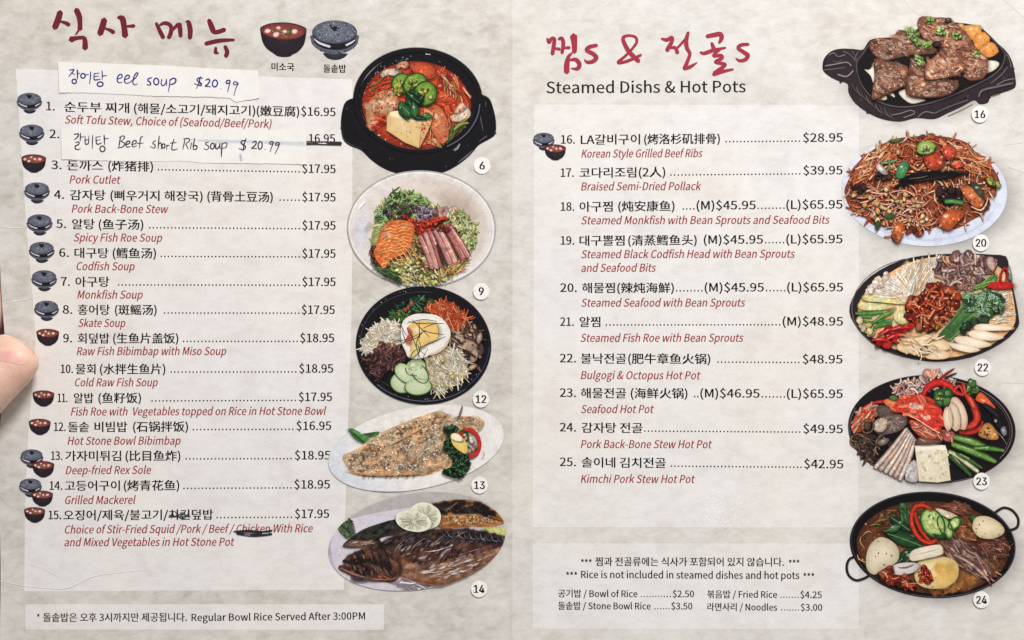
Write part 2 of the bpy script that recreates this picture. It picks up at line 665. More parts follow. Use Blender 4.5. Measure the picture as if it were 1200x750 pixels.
def glyphs(s, font='cjk', offset=0.0):
    """outline of a line of text at size 1, as flat triangles"""
    key = (s, font, offset)
    if key in GL:
        return GL[key]
    cu = bpy.data.curves.new('line_of_text', 'FONT')
    cu.body = s
    cu.size = 1.0
    cu.resolution_u = 2
    cu.offset = offset
    if font in FONTS:
        cu.font = FONTS[font]
    o = bpy.data.objects.new('line_of_text', cu)
    C.objects.link(o)
    dg = bpy.context.evaluated_depsgraph_get()
    me = bpy.data.meshes.new_from_object(o.evaluated_get(dg))
    k = SCALE.get(font, 1.0)
    V = [(v.co.x * k, v.co.y * k) for v in me.vertices]
    F = [tuple(p.vertices) for p in me.polygons]
    bpy.data.objects.remove(o)
    bpy.data.curves.remove(cu)
    bpy.data.meshes.remove(me)
    GL[key] = (V, F)
    return GL[key]


for _f in list(FONTS):
    _h = max(v[1] for v in glyphs('H', _f)[0])
    SCALE[_f] = 0.73 / max(_h, 1e-3)
GL.clear()


def write(P, s, x0, x1, y0, y1, em, col, font='cjk', shear=0.0, bold=0.26):
    """fit the text between x0 and x1 on the baseline y0 -> y1 (px)"""
    V, F = glyphs(s, font)
    if not V:
        return
    a, b_ = min(v[0] for v in V), max(v[0] for v in V)
    x0, x1 = x0 + bold, x1 - bold
    for dx, dy in ((-bold, 0.0), (bold, bold * 0.3)):      # two passes give the printed weight
        base = len(P.V)
        for v in V:
            t = (v[0] - a) / max(b_ - a, 1e-6)
            x = x0 + (x1 - x0) * t + shear * v[1] * em + dx
            y = y0 + (y1 - y0) * t - v[1] * em + dy
            P.vert(x, y, col)
        for f in F:
            P.F.append(tuple(base + i for i in f))
        P.z += STEP * 4


def dots(P, x0, x1, y0, y1, col, pitch=4.25, r=0.95):
    n = max(1, int(round((x1 - x0) / pitch)))
    for i in range(n):
        t = (i + 0.5) / n
        P.tess(ell(x0 + (x1 - x0) * t, y0 + (y1 - y0) * t - r, r, r, 0, 7), col, smooth=1)

# ================================================================== THE SETTING
def box(name, x0, x1, y0, y1, z0, z1, mat, bev=0.0):
    vs = [(x, y, z) for z in (z0, z1) for x, y in ((x0, y0), (x1, y0), (x1, y1), (x0, y1))]
    fs = [(3, 2, 1, 0), (4, 5, 6, 7), (0, 1, 5, 4), (1, 2, 6, 5), (2, 3, 7, 6), (3, 0, 4, 7)]
    return link(name, vs, fs, mat)


# the table stops short of the left margin of the menu, which a hand holds
tag(box('table_top', X(165), X(1900), Y(1300), Y(-500), -0.03, 0.0, M['wood']), kind='structure')
tag(box('floor', -3, 3, -3, 3, -0.78, -0.74, M['floor']), kind='structure')

# ================================================================== THE MENU
menu = tag(empty('menu'), 'open laminated two-page menu with printed dishes, red titles and price lists on pale parchment', 'menu')

LEFT = catmull([(-9, -25), (-7, 100), (-4, 200), (-0.5, 285), (2, 330), (4.2, 365), (6.8, 400), (7, 440), (1, 500), (-1.5, 545), (-0.5, 590),
                (1.2, 630), (1.8, 680), (1.0, 740), (0.5, 775)], 8)


def left_x(py):
    for a, b_ in zip(LEFT, LEFT[1:]):
        if a[1] <= py <= b_[1]:
            return a[0] + (b_[0] - a[0]) * (py - a[1]) / (b_[1] - a[1])
    return LEFT[0][0] if py < LEFT[0][1] else LEFT[-1][0]


def sheet(name, xa, xb, ya, yb, nx, ny, mat, lift=0.0, thick=0.0, parent=menu, kx=None):
    """a grid that follows the sheet; xa/xb may be functions of y, ya/yb of x-fraction"""
    V, F = [], []
    fx = xa if callable(xa) else (lambda y: xa)
    gx = xb if callable(xb) else (lambda y: xb)
    fy = ya if callable(ya) else (lambda t: ya)
    gy = yb if callable(yb) else (lambda t: yb)
    for j in range(ny + 1):
        for i in range(nx + 1):
            t, u = i / nx, j / ny
            if kx:
                t = kx(t)
            py = fy(t) + (gy(t) - fy(t)) * u
            px = fx(py) + (gx(py) - fx(py)) * t
            V.append((X(px), Y(py), zf(px, py) + lift))
    q = lambda i, j: j * (nx + 1) + i
    for j in range(ny):
        for i in range(nx):
            F.append((q(i, j), q(i, j + 1), q(i + 1, j + 1), q(i + 1, j)))
    if thick:
        b0 = len(V)
        V += [(v[0], v[1], v[2] - thick) for v in V[:b0]]
        F += [tuple(b0 + i for i in reversed(f)) for f in F[:]]
        rim = [q(i, 0) for i in range(nx + 1)] + [q(nx, j) for j in range(1, ny + 1)] + \
              [q(i, ny) for i in range(nx - 1, -1, -1)] + [q(0, j) for j in range(ny - 1, 0, -1)]
        n = len(rim)
        for i in range(n):
            F.append((rim[i], rim[(i + 1) % n], b0 + rim[(i + 1) % n], b0 + rim[i]))
    return link(name, V, F, mat, parent, smooth=False)


fold = lambda t: 1 - (1 - t) ** 1.35
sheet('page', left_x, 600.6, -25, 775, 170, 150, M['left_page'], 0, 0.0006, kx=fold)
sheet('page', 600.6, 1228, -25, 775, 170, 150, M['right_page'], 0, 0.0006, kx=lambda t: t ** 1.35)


def curve_x(pts):
    Q = catmull([(p[1], p[0]) for p in pts], 6)
    Q = [(b_, a) for a, b_ in Q]

    def f(py):
        for a, b_ in zip(Q, Q[1:]):
            if a[1] <= py <= b_[1]:
                return a[0] + (b_[0] - a[0]) * (py - a[1]) / max(b_[1] - a[1], 1e-6)
        return Q[0][0] if py < Q[0][1] else Q[-1][0]
    return f


pl = curve_x([(19, 80), (27, 190), (31, 255), (37, 325), (42, 385), (42, 412), (38, 460), (33.5, 520), (30.5, 600), (29.5, 694)])
pr = curve_x([(413, 90), (413, 200), (412.5, 340), (410, 440), (407, 520), (405, 600), (403, 694)])
sheet('text_panel', pl, pr, lambda t: 81 + 12 * t, lambda t: 692.5 - 1.5 * t, 90, 110, M['left_panel'], 0.00003)
sheet('text_panel', 31, 450, lambda t: 707.5 + 0.5 * t, lambda t: 737 + 1.0 * t, 90, 10, M['left_panel'], 0.00003)
sheet('text_panel', lambda y: 626 - (y - 123) * 0.004, lambda y: 1006 - (y - 123) * 0.001, lambda t: 122.5 + 1.5 * t, 618, 90, 110, M['right_panel'], 0.00003)
sheet('text_panel', 624, 1006, 636.5, 737, 90, 24, M['right_panel'], 0.00003)

INK = (14, 12, 14)
RED = (154, 48, 50)
EM = 13.6

# left page: number (x0,x1), name runs [(text,x0,x1)], dots (x0,x1), price, baselines, description
LEFT_ROWS = [
    ('1.', 55, 65, [('순두부 찌개', 76, 152), ('(해물/소고기/돼지고기)', 157.5, 299.5), ('(嫩豆腐)', 301, 351)], None, ('$16.95', 353, 393.5), (129.5, 136.3),
     [('Soft Tofu Stew, Choice of (Seafood/Beef/Pork)', 76.5, 319, 145, 150)]),
    ('2.', 58.8, 70.4, [], None, ('16.95', 362, 393, 167, 167.4), (162, 165), []),
    ('3.', 61, 73, [('돈까스', 79.4, 121.6), ('(炸猪排)', 127.4, 180)], (184, 353), ('$17.95', 354.3, 393.6), (198.2, 203), [('Pork Cutlet', 82.2, 142.3, 215.2, 215.5)]),
    ('4.', 64, 76, [('감자탕', 82.8, 124.4), ('(뼈우거지 해장국)', 130, 238), ('(背骨土豆汤)', 243.3, 320)], (326.3, 353), ('$17.95', 354.3, 393.6), (233, 236.1), [('Pork Back-Bone Stew', 84.7, 198, 249.4, 249.8)]),
    ('5.', 66.8, 78.3, [('알탕', 85, 111.8), ('(鱼子汤)', 116.3, 168.6)], (174, 353), ('$17.95', 354.3, 393.6), (267.2, 269.2), [('Spicy Fish Roe Soup', 87, 191.4, 283, 283.4)]),
    ('6.', 70, 81.5, [('대구탕', 88, 128), ('(鳕鱼汤)', 132.7, 183.5)], (187.4, 353), ('$17.95', 354.3, 393.6), (301, 302.1), [('Codfish Soup', 89.6, 159.2, 316.6, 316.8)]),
    ('7.', 72, 82.8, [('아구탕', 89, 129)], (137.6, 353), ('$17.95', 354.3, 393.6), (334.8, 335.2), [('Monkfish Soup', 91.3, 168.6, 350, 350)]),
    ('8.', 74.3, 85.6, [('홍어탕', 91.8, 129.6), ('(斑鳐汤)', 135.3, 184.2)], (191.4, 352.5), ('$17.95', 353.6, 392.6), (367.6, 367.9), [('Skate Soup', 92.2, 148.4, 383, 383.2)]),
    ('9.', 74.8, 85.4, [('회덮밥', 91.8, 129.1), ('(生鱼片盖饭)', 133.2, 209.6)], (213.5, 350.6), ('$18.95', 351.8, 392), (401, 400.9), [('Raw Fish Bibimbap with Miso Soup', 90.6, 266.4, 416.2, 416)]),
    ('10.', 72, 86.5, [('물회', 89.5, 112.8), ('(水拌生鱼片)', 117.8, 194.4)], (199, 349), ('$18.95', 350.7, 390.8), (437, 436.6), [('Cold Raw Fish Soup', 87.7, 186.2, 452.6, 452.6)]),
    ('11.', 68.4, 80, [('알밥', 87.2, 110.6), ('(鱼籽饭)', 116, 166)], (176.7, 348.5), ('$17.95', 350.2, 389.4), (471, 469.8), [('Fish Roe with  Vegetables topped on Rice in Hot Stone Bowl', 83.8, 382.8, 486.8, 486)]),
    ('12.', 64, 78, [('돌솥', 80.4, 105.4), ('비빔밥', 111.5, 150), ('(石锅拌饭)', 156.5, 221)], (225, 345.5), ('$16.95', 347.5, 388.5), (504.8, 503.6), [('Hot Stone Bowl Bibimbap', 80, 213, 521, 520.8)]),
    ('13.', 60.7, 74, [('가자미튀김', 77.3, 142.7), ('(比目鱼炸)', 147.7, 212)], (216.7, 343.5), ('$18.95', 345.6, 387.6), (538.6, 538.2), [('Deep-fried Rex Sole', 77.7, 178.3, 555.4, 555)]),
    ('14.', 59, 74, [('고등어구이', 76.7, 141.3), ('(烤青花鱼)', 145.7, 210.7)], (214, 343.5), ('$18.95', 345, 387), (573.6, 572.2), [('Grilled Mackerel', 76.3, 160, 590.3, 590)]),
    ('15.', 57.8, 72.8, [('오징어/제육/불고기/치킨덮밥', 75.3, 250.3)], (252.7, 344), ('$17.95', 345.8, 386), (608, 606.6),
     [('Choice of Stir-Fried Squid /Pork / Beef / Chicken With Rice', 76, 367.5, 624.8, 623.4), ('and Mixed Vegetables in Hot Stone Pot', 76, 275.5, 639.6, 639.2)]),
]
RIGHT_ROWS = [
    ('16.', 657.3, 673.7, [('LA갈비구이', 680.5, 750), ('(烤洛杉矶排骨)', 754.7, 843.5)], (848.6, 938.5), ('$28.95', 940.5, 987.3), (168.4, 166.2), [('Korean Style Grilled Beef Ribs', 681.2, 823.7, 184.8, 184.3)]),
    ('17.', 657, 672.4, [('코다리조림(2人)', 679, 779.6)], (784, 939), ('$39.95', 940.8, 987), (207.3, 204.4), [('Braised Semi-Dried Pollack', 680.8, 822, 223.2, 222.8)]),
    ('18.', 657, 673, [('아구찜', 679, 718), ('(炖安康鱼)', 724.4, 790.4)], (798.5, 815), [('(M)$45.95', 816, 885.5), (886, 920.5), ('(L)$65.95', 921, 987)], (247, 244.4), [('Steamed Monkfish with Bean Sprouts and Seafood Bits', 680.8, 972.4, 262.9, 262.3)]),
    ('19.', 657, 673, [('대구뽈찜', 679, 732), ('(清蒸鳕鱼头)', 736, 816.4)], None, [('(M)$45.95', 824.5, 894), (895, 920), ('(L)$65.95', 921, 987)], (286.7, 285), [('Steamed Black Codfish Head with Bean Sprouts', 680.8, 931.7, 302.6, 302), ('and Seafood Bits', 680.8, 769.2, 318.6, 318.3)]),
    ('20.', 656.5, 676, [('해물찜(辣炖海鮮)', 682, 789.7)], (790.7, 824.5), [('(M)$45.95', 825.5, 895), (896, 921.5), ('(L)$65.95', 922, 987.6)], (342, 341.4), [('Steamed Seafood with Bean Sprouts', 680.8, 873.6, 359.4, 359.2)]),
    ('21.', 656.5, 672.4, [('알찜', 679, 703.6)], (708.5, 915.5), ('(M)$48.95', 916.8, 987.6), (381.8, 381.4), [('Steamed Fish Roe with Bean Sprouts', 680, 871.6, 400.6, 400.4)]),
    ('22.', 656, 675, [('불낙전골', 680.5, 734), ('(肥牛章鱼火锅)', 736, 832.3)], (839, 938), ('$48.95', 940, 987), (424.5, 425.8), [('Bulgogi & Octopus Hot Pot', 680.5, 821.2, 444.2, 444.5)]),
    ('23.', 656, 675, [('해물전골', 680.5, 733.8), ('(海鲜火锅)', 739, 805.6)], (812, 819.5), [('(M)$46.95', 820.5, 890), (891, 921), ('(L)$65.95', 921.7, 987.3)], (465, 466.2), [('Seafood Hot Pot', 680.5, 766.6, 484, 484)]),
    ('24.', 656, 675, [('감자탕 전골', 681.5, 753)], (753.5, 939), ('$49.95', 940.8, 987.4), (505.4, 507.4), [('Pork Back-Bone Stew Hot Pot', 680.5, 834.6, 525, 525.2)]),
    ('25.', 656, 675, [('솔이네 김치전골', 681.5, 780.3)], (784.5, 940.5), ('$42.95', 941.8, 988), (546, 548.6), [('Kimchi Pork Stew Hot Pot', 680.5, 814.7, 565.6, 566)]),
]


def entry(row, xe, level=2):
    num, n0, n1, runs, dd, price, (ya, yb), desc = row
    xs = n0
    bl = lambda x: ya + (yb - ya) * (x - xs) / (xe - xs)
    P = Paint(level=level)
    write(P, num, n0, n1, bl(n0), bl(n1), EM, INK)
    for s, a, b_ in runs:
        write(P, s, a, b_, bl(a) + 0.4, bl(b_) + 0.4, EM * 0.99, INK)
    if dd:
        dots(P, dd[0], dd[1], bl(dd[0]), bl(dd[1]), INK)
    o = P.build('menu_entry', M['text'], menu)
    Q = Paint(level=level)
    if isinstance(price, tuple):
        y0, y1 = price[3:5] if len(price) > 3 else (bl(price[1]), bl(price[2]))
        write(Q, price[0], price[1], price[2], y0, y1, EM, INK)
    else:
        for p in price:
            if isinstance(p[0], str):
                write(Q, p[0], p[1], p[2], bl(p[1]), bl(p[2]), EM, INK)
            else:
                dots(Q, p[0], p[1], bl(p[0]), bl(p[1]), INK)
    Q.build('price', M['text'], o)
    if desc:
        D = Paint(level=level)
        for s, a, b_, y0, y1 in desc:
            write(D, s, a, b_ - 1.5, y0, y1, 12.9, RED, shear=0.2, bold=0.16)
        D.build('description', M['text'], o)
    return o


for r_ in LEFT_ROWS:
    entry(r_, 393)
for r_ in RIGHT_ROWS:
    entry(r_, 987)


def line(name, runs, em, col=INK, bold=0.24, font='cjk', level=2):
    P = Paint(level=level)
    for s, a, b_, y0, y1 in runs:
        if s == '...':
            dots(P, a, b_, y0, y1, col, 3.3, 0.75)
        else:
            write(P, s, a, b_, y0, y1, em, col, font, bold=bold)
    return P.build(name, M['text'], menu)


line('subtitle', [('Steamed Dishs & Hot Pots', 640.2, 873.6, 109.3, 108.3)], 18.6, (34, 28, 28))
line('caption', [('미소국', 318.3, 345, 82.2, 82.6)], 10.6, INK, 0.22)
line('caption', [('돌솥밥', 379, 405.7, 84.2, 84.6)], 10.6, INK, 0.22)
line('footnote', [('*', 44.2, 47.6, 727.5, 727.5), ('돌솥밥은 오후 3시까지만 제공됩니다.', 51.5, 219.5, 727.2, 727), ('Regular Bowl Rice Served After 3:00PM', 225, 428, 727.3, 725.6)], 11.6, INK, 0.17)
line('footnote', [('***', 680.7, 693.5, 664, 664), ('찜과 전골류에는 식사가 포함되어 있지 않습니다.', 697.6, 918.5, 662.2, 662.6), ('***', 924, 936.7, 664.5, 664.5)], 11.6, INK, 0.17)
line('footnote', [('***', 663.3, 676.5, 679, 679), ('Rice is not included in steamed dishes and hot pots', 681, 936.5, 677.3, 678.2), ('***', 941, 954, 680, 680)], 11.6, INK, 0.17)
line('side_dish_price', [('공기밥 / Bowl of Rice', 654, 747, 699.3, 699.6), ('...', 750, 787, 699.4, 699.6), ('$2.50', 788.3, 813.3, 699.6, 699.6)], 10.6, INK, 0.17)
line('side_dish_price', [('볶음밥 / Fried Rice', 828.7, 910.5, 700, 700.3), ('...', 913.5, 936.5, 700.2, 700.4), ('$4.25', 937.5, 962.7, 700.4, 700.6)], 10.6, INK, 0.17)
line('side_dish_price', [('돌솥밥 / Stone Bowl Rice', 654, 762.5, 713.6, 714), ('...', 766, 785.5, 713.8, 714), ('$3.50', 786.5, 811.3, 713.8, 714)], 10.6, INK, 0.17)
line('side_dish_price', [('라면사리 / Noodles', 828.7, 910.5, 714.9, 715.2), ('...', 914, 937, 715.1, 715.3), ('$3.00', 938, 963.3, 715.2, 715.4)], 10.6, INK, 0.17)

# ------------------------------------------------------------------ brush titles
P = Paint((50, 0, 10), 2)
T1 = (112, 36, 48)
for pts, wd in (
        ([(213, 148), (186, 240), (150, 328)], [70, 76, 70]), ([(215, 255), (280, 275), (315, 297)], [24, 44, 48]),
        ([(402, 120), (436, 200), (444, 280), (444, 345)], [66, 66, 56, 60]), ([(425, 365), (392, 412)], [26, 16]),
        ([(338, 468), (400, 452), (480, 446), (502, 480), (505, 570)], [74, 48, 46, 58, 68]),
        ([(728, 235), (706, 320), (678, 400)], [70, 76, 72]), ([(742, 338), (800, 360), (838, 384)], [24, 42, 48]),
        ([(892, 208), (940, 225), (962, 330), (972, 425)], [40, 70, 66, 74]), ([(990, 312), (1076, 308)], [26, 46])):
    P.ribbon(pts, wd, T1, k=6)
Q = Paint((170, 0, 10), 2)
for pts, wd in (
        ([(135, 275), (180, 370), (218, 445)], [34, 50, 50]), ([(168, 305), (225, 275), (285, 288), (312, 330), (302, 400), (280, 445)], [20, 44, 46, 48, 52, 48]),
        ([(325, 355), (390, 285)], [34, 40]), ([(405, 285), (416, 360), (420, 428)], [56, 54, 46]),
        ([(480, 258), (512, 265), (532, 350), (530, 450)], [16, 52, 60, 52]),
        ([(752, 238), (785, 320), (808, 370), (850, 378), (935, 350)], [48, 66, 58, 52, 54]),
        ([(715, 515), (870, 480), (1045, 470)], [50, 50, 32]), ([(832, 560), (828, 622)], [32, 46]), ([(832, 625), (862, 625)], [30, 24]),
        ([(940, 545), (965, 610), (950, 662)], [40, 52, 52])):
    Q.ribbon(pts, wd, T1, k=6)
for v, c in zip(Q.V, Q.K):
    P.K.append(c)
base = len(P.V)
P.V += Q.V
P.F += [tuple(base + i for i in f) for f in Q.F]
P.build('title', M['text'], menu)

P = Paint((630, 20, 9.23), 2)
T2 = (162, 52, 70)
for pts, wd in (
        ([(104, 232), (125, 270), (150, 232), (180, 238), (176, 300), (160, 402)], [18, 42, 30, 36, 40, 38]), ([(192, 340), (238, 350)], [24, 34]),
        ([(228, 240), (262, 232), (278, 290), (264, 390)], [28, 36, 38, 34]), ([(295, 335), (345, 332)], [26, 32]),
        ([(388, 205), (398, 290), (398, 380)], [72, 56, 46]), ([(375, 388), (335, 430), (316, 510), (315, 598)], [16, 36, 54, 54]),
        ([(345, 468), (410, 462), (452, 510), (430, 560), (362, 556)], [20, 40, 44, 38, 12]),
        ([(640, 308), (560, 325), (532, 360), (600, 400), (634, 440), (600, 480), (540, 490), (505, 462)], [34, 40, 40, 42, 44, 40, 32, 12]),
        ([(1118, 412), (1040, 450), (930, 490), (872, 490), (940, 430), (1010, 360), (1068, 280), (1060, 222), (990, 202), (928, 222), (935, 280), (992, 380), (1092, 480)],
         [26, 32, 30, 34, 28, 26, 28, 28, 26, 34, 40, 44, 44])):
    P.ribbon(pts, [q * 1.12 for q in wd], T2, k=6)
Q = Paint((760, 20, 9.23), 2)
for pts, wd in (
        ([(138, 235), (195, 250), (250, 225), (250, 270), (215, 330), (200, 365)], [20, 38, 36, 38, 40, 42]), ([(215, 335), (285, 335), (312, 392)], [26, 34, 38]),
        ([(312, 335), (400, 240)], [24, 28]), ([(428, 168), (405, 260), (415, 340), (445, 400), (420, 480), (385, 560)], [30, 44, 40, 34, 36, 40]),
        ([(385, 562), (450, 540), (522, 495)], [34, 36, 12]),
        ([(630, 212), (700, 198), (772, 188), (788, 230), (762, 282)], [40, 44, 46, 44, 26]), ([(682, 285), (702, 340)], [30, 42]),
        ([(558, 382), (600, 395), (700, 362), (832, 335)], [20, 36, 38, 20]),
        ([(775, 350), (700, 420), (782, 418), (788, 450), (722, 488), (806, 508), (818, 530), (712, 610)], [24, 32, 34, 36, 34, 36, 38, 44]),
        ([(700, 622), (800, 592), (912, 568)], [40, 36, 22]),
        ([(1078, 298), (1000, 305), (968, 340), (1030, 385), (1072, 420), (1040, 465), (980, 475), (942, 448)], [30, 36, 36, 40, 42, 38, 30, 12])):
    Q.ribbon(pts, [q * 1.12 for q in wd], T2, k=6)
base = len(P.V)
P.V += Q.V
P.K += Q.K
P.F += [tuple(base + i for i in f) for f in Q.F]
P.build('title', M['text'], menu)

# ------------------------------------------------------------------ little pot and bowl symbols


def pot_symbol(cx, cy, wid, big=False, level=3):
    s = 518.0 / wid
    tf = (cx - 851 / s, cy - 296 / s, s)
    P = Paint(tf, level)
    P.blob([(730, 435), (850, 450), (985, 440), (960, 480), (900, 505), (850, 510), (795, 500), (755, 475)], (52, 52, 62), (38, 37, 46))
    P.blob([(596, 290), (610, 240), (850, 235), (1095, 240), (1108, 290), (1090, 345), (1010, 410), (900, 448), (850, 452), (790, 445), (690, 405), (615, 345)], (96, 98, 110), (84, 86, 98))
    P.blob([(630, 300), (700, 240), (1000, 240), (1080, 300), (1045, 350), (960, 392), (850, 402), (740, 388), (660, 345)], (30, 27, 32), (24, 22, 27))
    if big:
        P.specks([(620, 330), (700, 400), (850, 435), (1000, 400), (1090, 320), (1080, 370), (900, 445), (700, 415)], 60, 5, 10, [(130, 132, 144), (60, 60, 72)])
    o = P.build('pot_symbol', M['flat'], menu)
    L = Paint(tf, level + 1)
    L.ribbon([(635, 285), (690, 330), (800, 368)], [14, 26, 28], (214, 212, 216), (130, 128, 135))
    L.ribbon([(975, 352), (1030, 325), (1072, 295)], [24, 24, 10], (214, 212, 216), (130, 128, 135))
    L.build('glint', M['flat'], o)
    L = Paint(tf, level + 2)
    L.blob(ell(852, 212, 243, 128, 0, 32), (112, 116, 128), (78, 80, 92), power=2.5)
    L.ring(852, 214, 240, 124, 14, (40, 38, 46), 0, 15, 165)
    if big:
        L.specks(ell(852, 205, 225, 112, 0, 20), 260, 4, 9, [(150, 155, 168), (80, 82, 95), (135, 140, 152)])
    else:
        L.specks(ell(852, 205, 215, 105, 0, 20), 30, 12, 22, [(128, 132, 144), (88, 92, 104)])
    L.build('lid', M['flat'], o)
    L = Paint(tf, level + 3)
    L.blob([(795, 132), (815, 122), (860, 128), (905, 140), (890, 180), (870, 200), (830, 196), (812, 170)], (34, 31, 36), (28, 26, 30))
    if big:
        L.blob(ell(848, 124, 44, 22, 5, 14), (126, 130, 142), (90, 92, 104))
    L.build('knob', M['flat'], o)
    return o


def bowl_symbol(cx, cy, wid, big=False, level=5):
    s = 500.0 / wid
    tf = (cx - 298 / s, cy - 293 / s, s)
    P = Paint(tf, level)
    P.blob([(48, 185), (60, 155), (150, 118), (298, 106), (430, 122), (530, 160), (548, 190), (540, 260), (520, 345), (460, 420), (400, 452), (370, 474), (300, 480), (235, 470),
            (190, 440), (120, 390), (75, 320), (58, 250)], (46, 38, 46), (36, 29, 36))
    o = P.build('bowl_symbol', M['flat'], menu)
    L = Paint(tf, level + 1)
    L.blob([(58, 185), (80, 158), (160, 126), (298, 116), (430, 130), (520, 165), (538, 192), (520, 235), (450, 275), (340, 292), (240, 285), (130, 255), (70, 218)], (140, 70, 60), (112, 44, 46), power=3)
    L.build('bowl_inside', M['flat'], o)
    L = Paint(tf, level + 2)
    L.blob([(85, 215), (130, 175), (240, 158), (380, 162), (480, 190), (520, 222), (450, 262), (340, 282), (230, 272), (130, 245)], (138, 84, 66), (136, 62, 54), power=2)
    if big:
        L.specks([(160, 190), (240, 165), (380, 175), (440, 215), (340, 260), (200, 240)], 70, 6, 13, [(110, 100, 60), (90, 80, 50), (170, 110, 80), (70, 62, 40)])
        spots = [(128, 200, 34), (245, 165, 24), (220, 238, 36), (315, 205, 24), (418, 205, 34)]
    else:
        spots = [(120, 205, 34), (250, 165, 26), (200, 245, 34), (320, 205, 30), (420, 205, 38)]
        L.specks([(160, 190), (240, 165), (380, 175), (440, 215), (340, 260), (200, 240)], 14, 14, 26, [(122, 96, 62), (170, 100, 78)])
    for x, y, r_ in spots:
        L.blob(ell(x, y, r_, r_ * 0.75, random.uniform(-20, 20), 8, 0.14), (240, 222, 214), (205, 160, 150), smooth=2)
    L.build('soup', M['flat'], o)
    return o


pot_symbol(392.2, 47.1, 56.2, True)
bowl_symbol(332.3, 46.7, 54.2, True)
for cx, cy, wd in ((35.3, 121.3, 29.4), (38.1, 158.4, 29.4), (44.2, 226.3, 29.9), (47.2, 263.7, 30.2), (49.7, 295.9, 30), (52.6, 329.1, 30), (55.4, 364.2, 28.9),
                   (38.3, 537.3, 26.8), (36.7, 571.3, 26.6), (637.1, 166, 25.3)):
    pot_symbol(cx, cy, wd)
for cx, cy, wd in ((40.6, 191.9, 28.7), (57, 395.2, 26.5), (52, 466.8, 25.2), (47.7, 500, 25.4), (51.8, 549.5, 25.7), (50.7, 583.8, 24.8), (41.8, 603, 24.4), (650.6, 178.6, 25)):
    bowl_symbol(cx, cy, wd, level=8)

# ------------------------------------------------------------------ printed dishes


class Dish:
    def __init__(self, tf, level=4, clip=None):
        self.tf, self.clip = tf, clip
        self.z = 0.00004 + level * 0.000022
        self.root = None

    def new(self):
        p = Paint(self.tf, 0, self.clip, None, True)
        p.z = self.z
        return p

    def done(self, p, name, mat='food'):
        o = p.build(name, M[mat], self.root or menu)
        self.z = p.z + 0.000012
        if self.root is None:
            self.root = o
        return o


def badge(n, px, py, level=14):
    P = Paint((px, py, 1.0), level)
    P.blob(ell(0, 0, 9.7, 9.9, 0, 36), (246, 243, 238), (240, 236, 230), smooth=1, rings=(0.9, 1))
    o = P.build('number_badge', M['text'], menu)
    T = Paint(level=level + 1)
    wd = {1: 6.4, 2: 12.6}[len(n)]
    write(T, n, px - wd / 2, px + wd / 2, py + 4.6, py + 4.6, 12.4, (34, 31, 32), 'sans', bold=0.42)
    T.build('number', M['text'], o)


WHITE = [(240, 226, 208), (232, 212, 186), (246, 236, 222), (222, 196, 168)]
GREEN = [(64, 110, 52), (88, 134, 66), (44, 84, 42), (112, 150, 84)]
DKGREEN = [(30, 58, 34), (42, 76, 42), (24, 44, 30), (56, 92, 52)]
CHILI = [(186, 48, 34), (205, 68, 44), (160, 34, 28), (216, 92, 60)]

# ---- dish 6: red tofu stew in a black stone pot
D = Dish((380, 40, 4.414), 3)
P = D.new()
body = [(165, 320), (120, 342), (98, 375), (85, 455), (94, 540), (130, 578), (190, 602), (240, 650), (300, 692), (370, 720), (490, 738), (620, 715), (700, 672), (760, 622), (800, 575),
        (862, 540), (886, 515), (889, 450), (872, 372), (850, 328), (798, 300), (770, 240), (700, 165), (600, 105), (485, 82), (370, 105), (270, 165), (200, 245)]
P.blob(body, (24, 21, 25), (18, 16, 20), power=3)
for a, b_ in (((812, 345), (850, 505)), ((834, 350), (866, 500)), ((800, 350), (824, 510))):
    P.ribbon([a, ((a[0] + b_[0]) / 2 - 4, (a[1] + b_[1]) / 2), b_], [3, 6, 3], (84, 82, 92))
P.ribbon([(800, 555), (840, 528), (880, 505)], [3, 6, 3], (92, 90, 100))
P.ribbon([(96, 500), (100, 540), (135, 570), (200, 595)], [2, 5, 2], (70, 68, 76))
P.ribbon([(670, 600), (688, 590), (700, 568)], [14, 20, 10], (150, 148, 158), (60, 58, 66))
P.ribbon([(690, 665), (730, 635), (770, 600)], [2, 7, 2], (110, 108, 118))
P.specks(body, 90, 3, 8, [(48, 45, 52), (20, 18, 22), (58, 54, 62)])
D.done(P, 'dish_picture', 'flat')
P = D.new()
P.ring(485, 345, 322, 262, 30, (22, 19, 23), 3, 0, 360, (15, 13, 16), 24)
P.ring(485, 343, 318, 258, 5, (96, 96, 108), 3, 150, 262)  # highlights along the rim, printed as pale strokes
P.ring(487, 346, 318, 262, 6, (88, 96, 120), 3, -40, 60)
P.ring(484, 352, 300, 245, 4, (70, 68, 76), 3, 60, 160)
P.ribbon([(525, 102), (550, 104)], 8, (190, 190, 198))
P.specks([(200, 300), (330, 160), (470, 120), (620, 150), (560, 130), (420, 110), (280, 170)], 30, 2, 4, [(150, 148, 152), (110, 108, 114)])
D.done(P, 'pot_rim', 'flat')
P = D.new()
soup = ell(478, 368, 282, 228, 4, 40)
P.blob(soup, (218, 88, 48), (132, 38, 26), power=4)
P.strands(shrink(soup, 0.88), 120, 70, 20, 90, 12, [(214, 84, 48), (190, 56, 34), (226, 110, 66), (168, 44, 30)], edge=0.8)
P.specks(soup, 70, 3, 8, [(232, 140, 96), (150, 32, 26), (240, 176, 130), (196, 60, 36)])
D.done(P, 'soup')
P = D.new()   # mushrooms, kimchi and onion along the rim
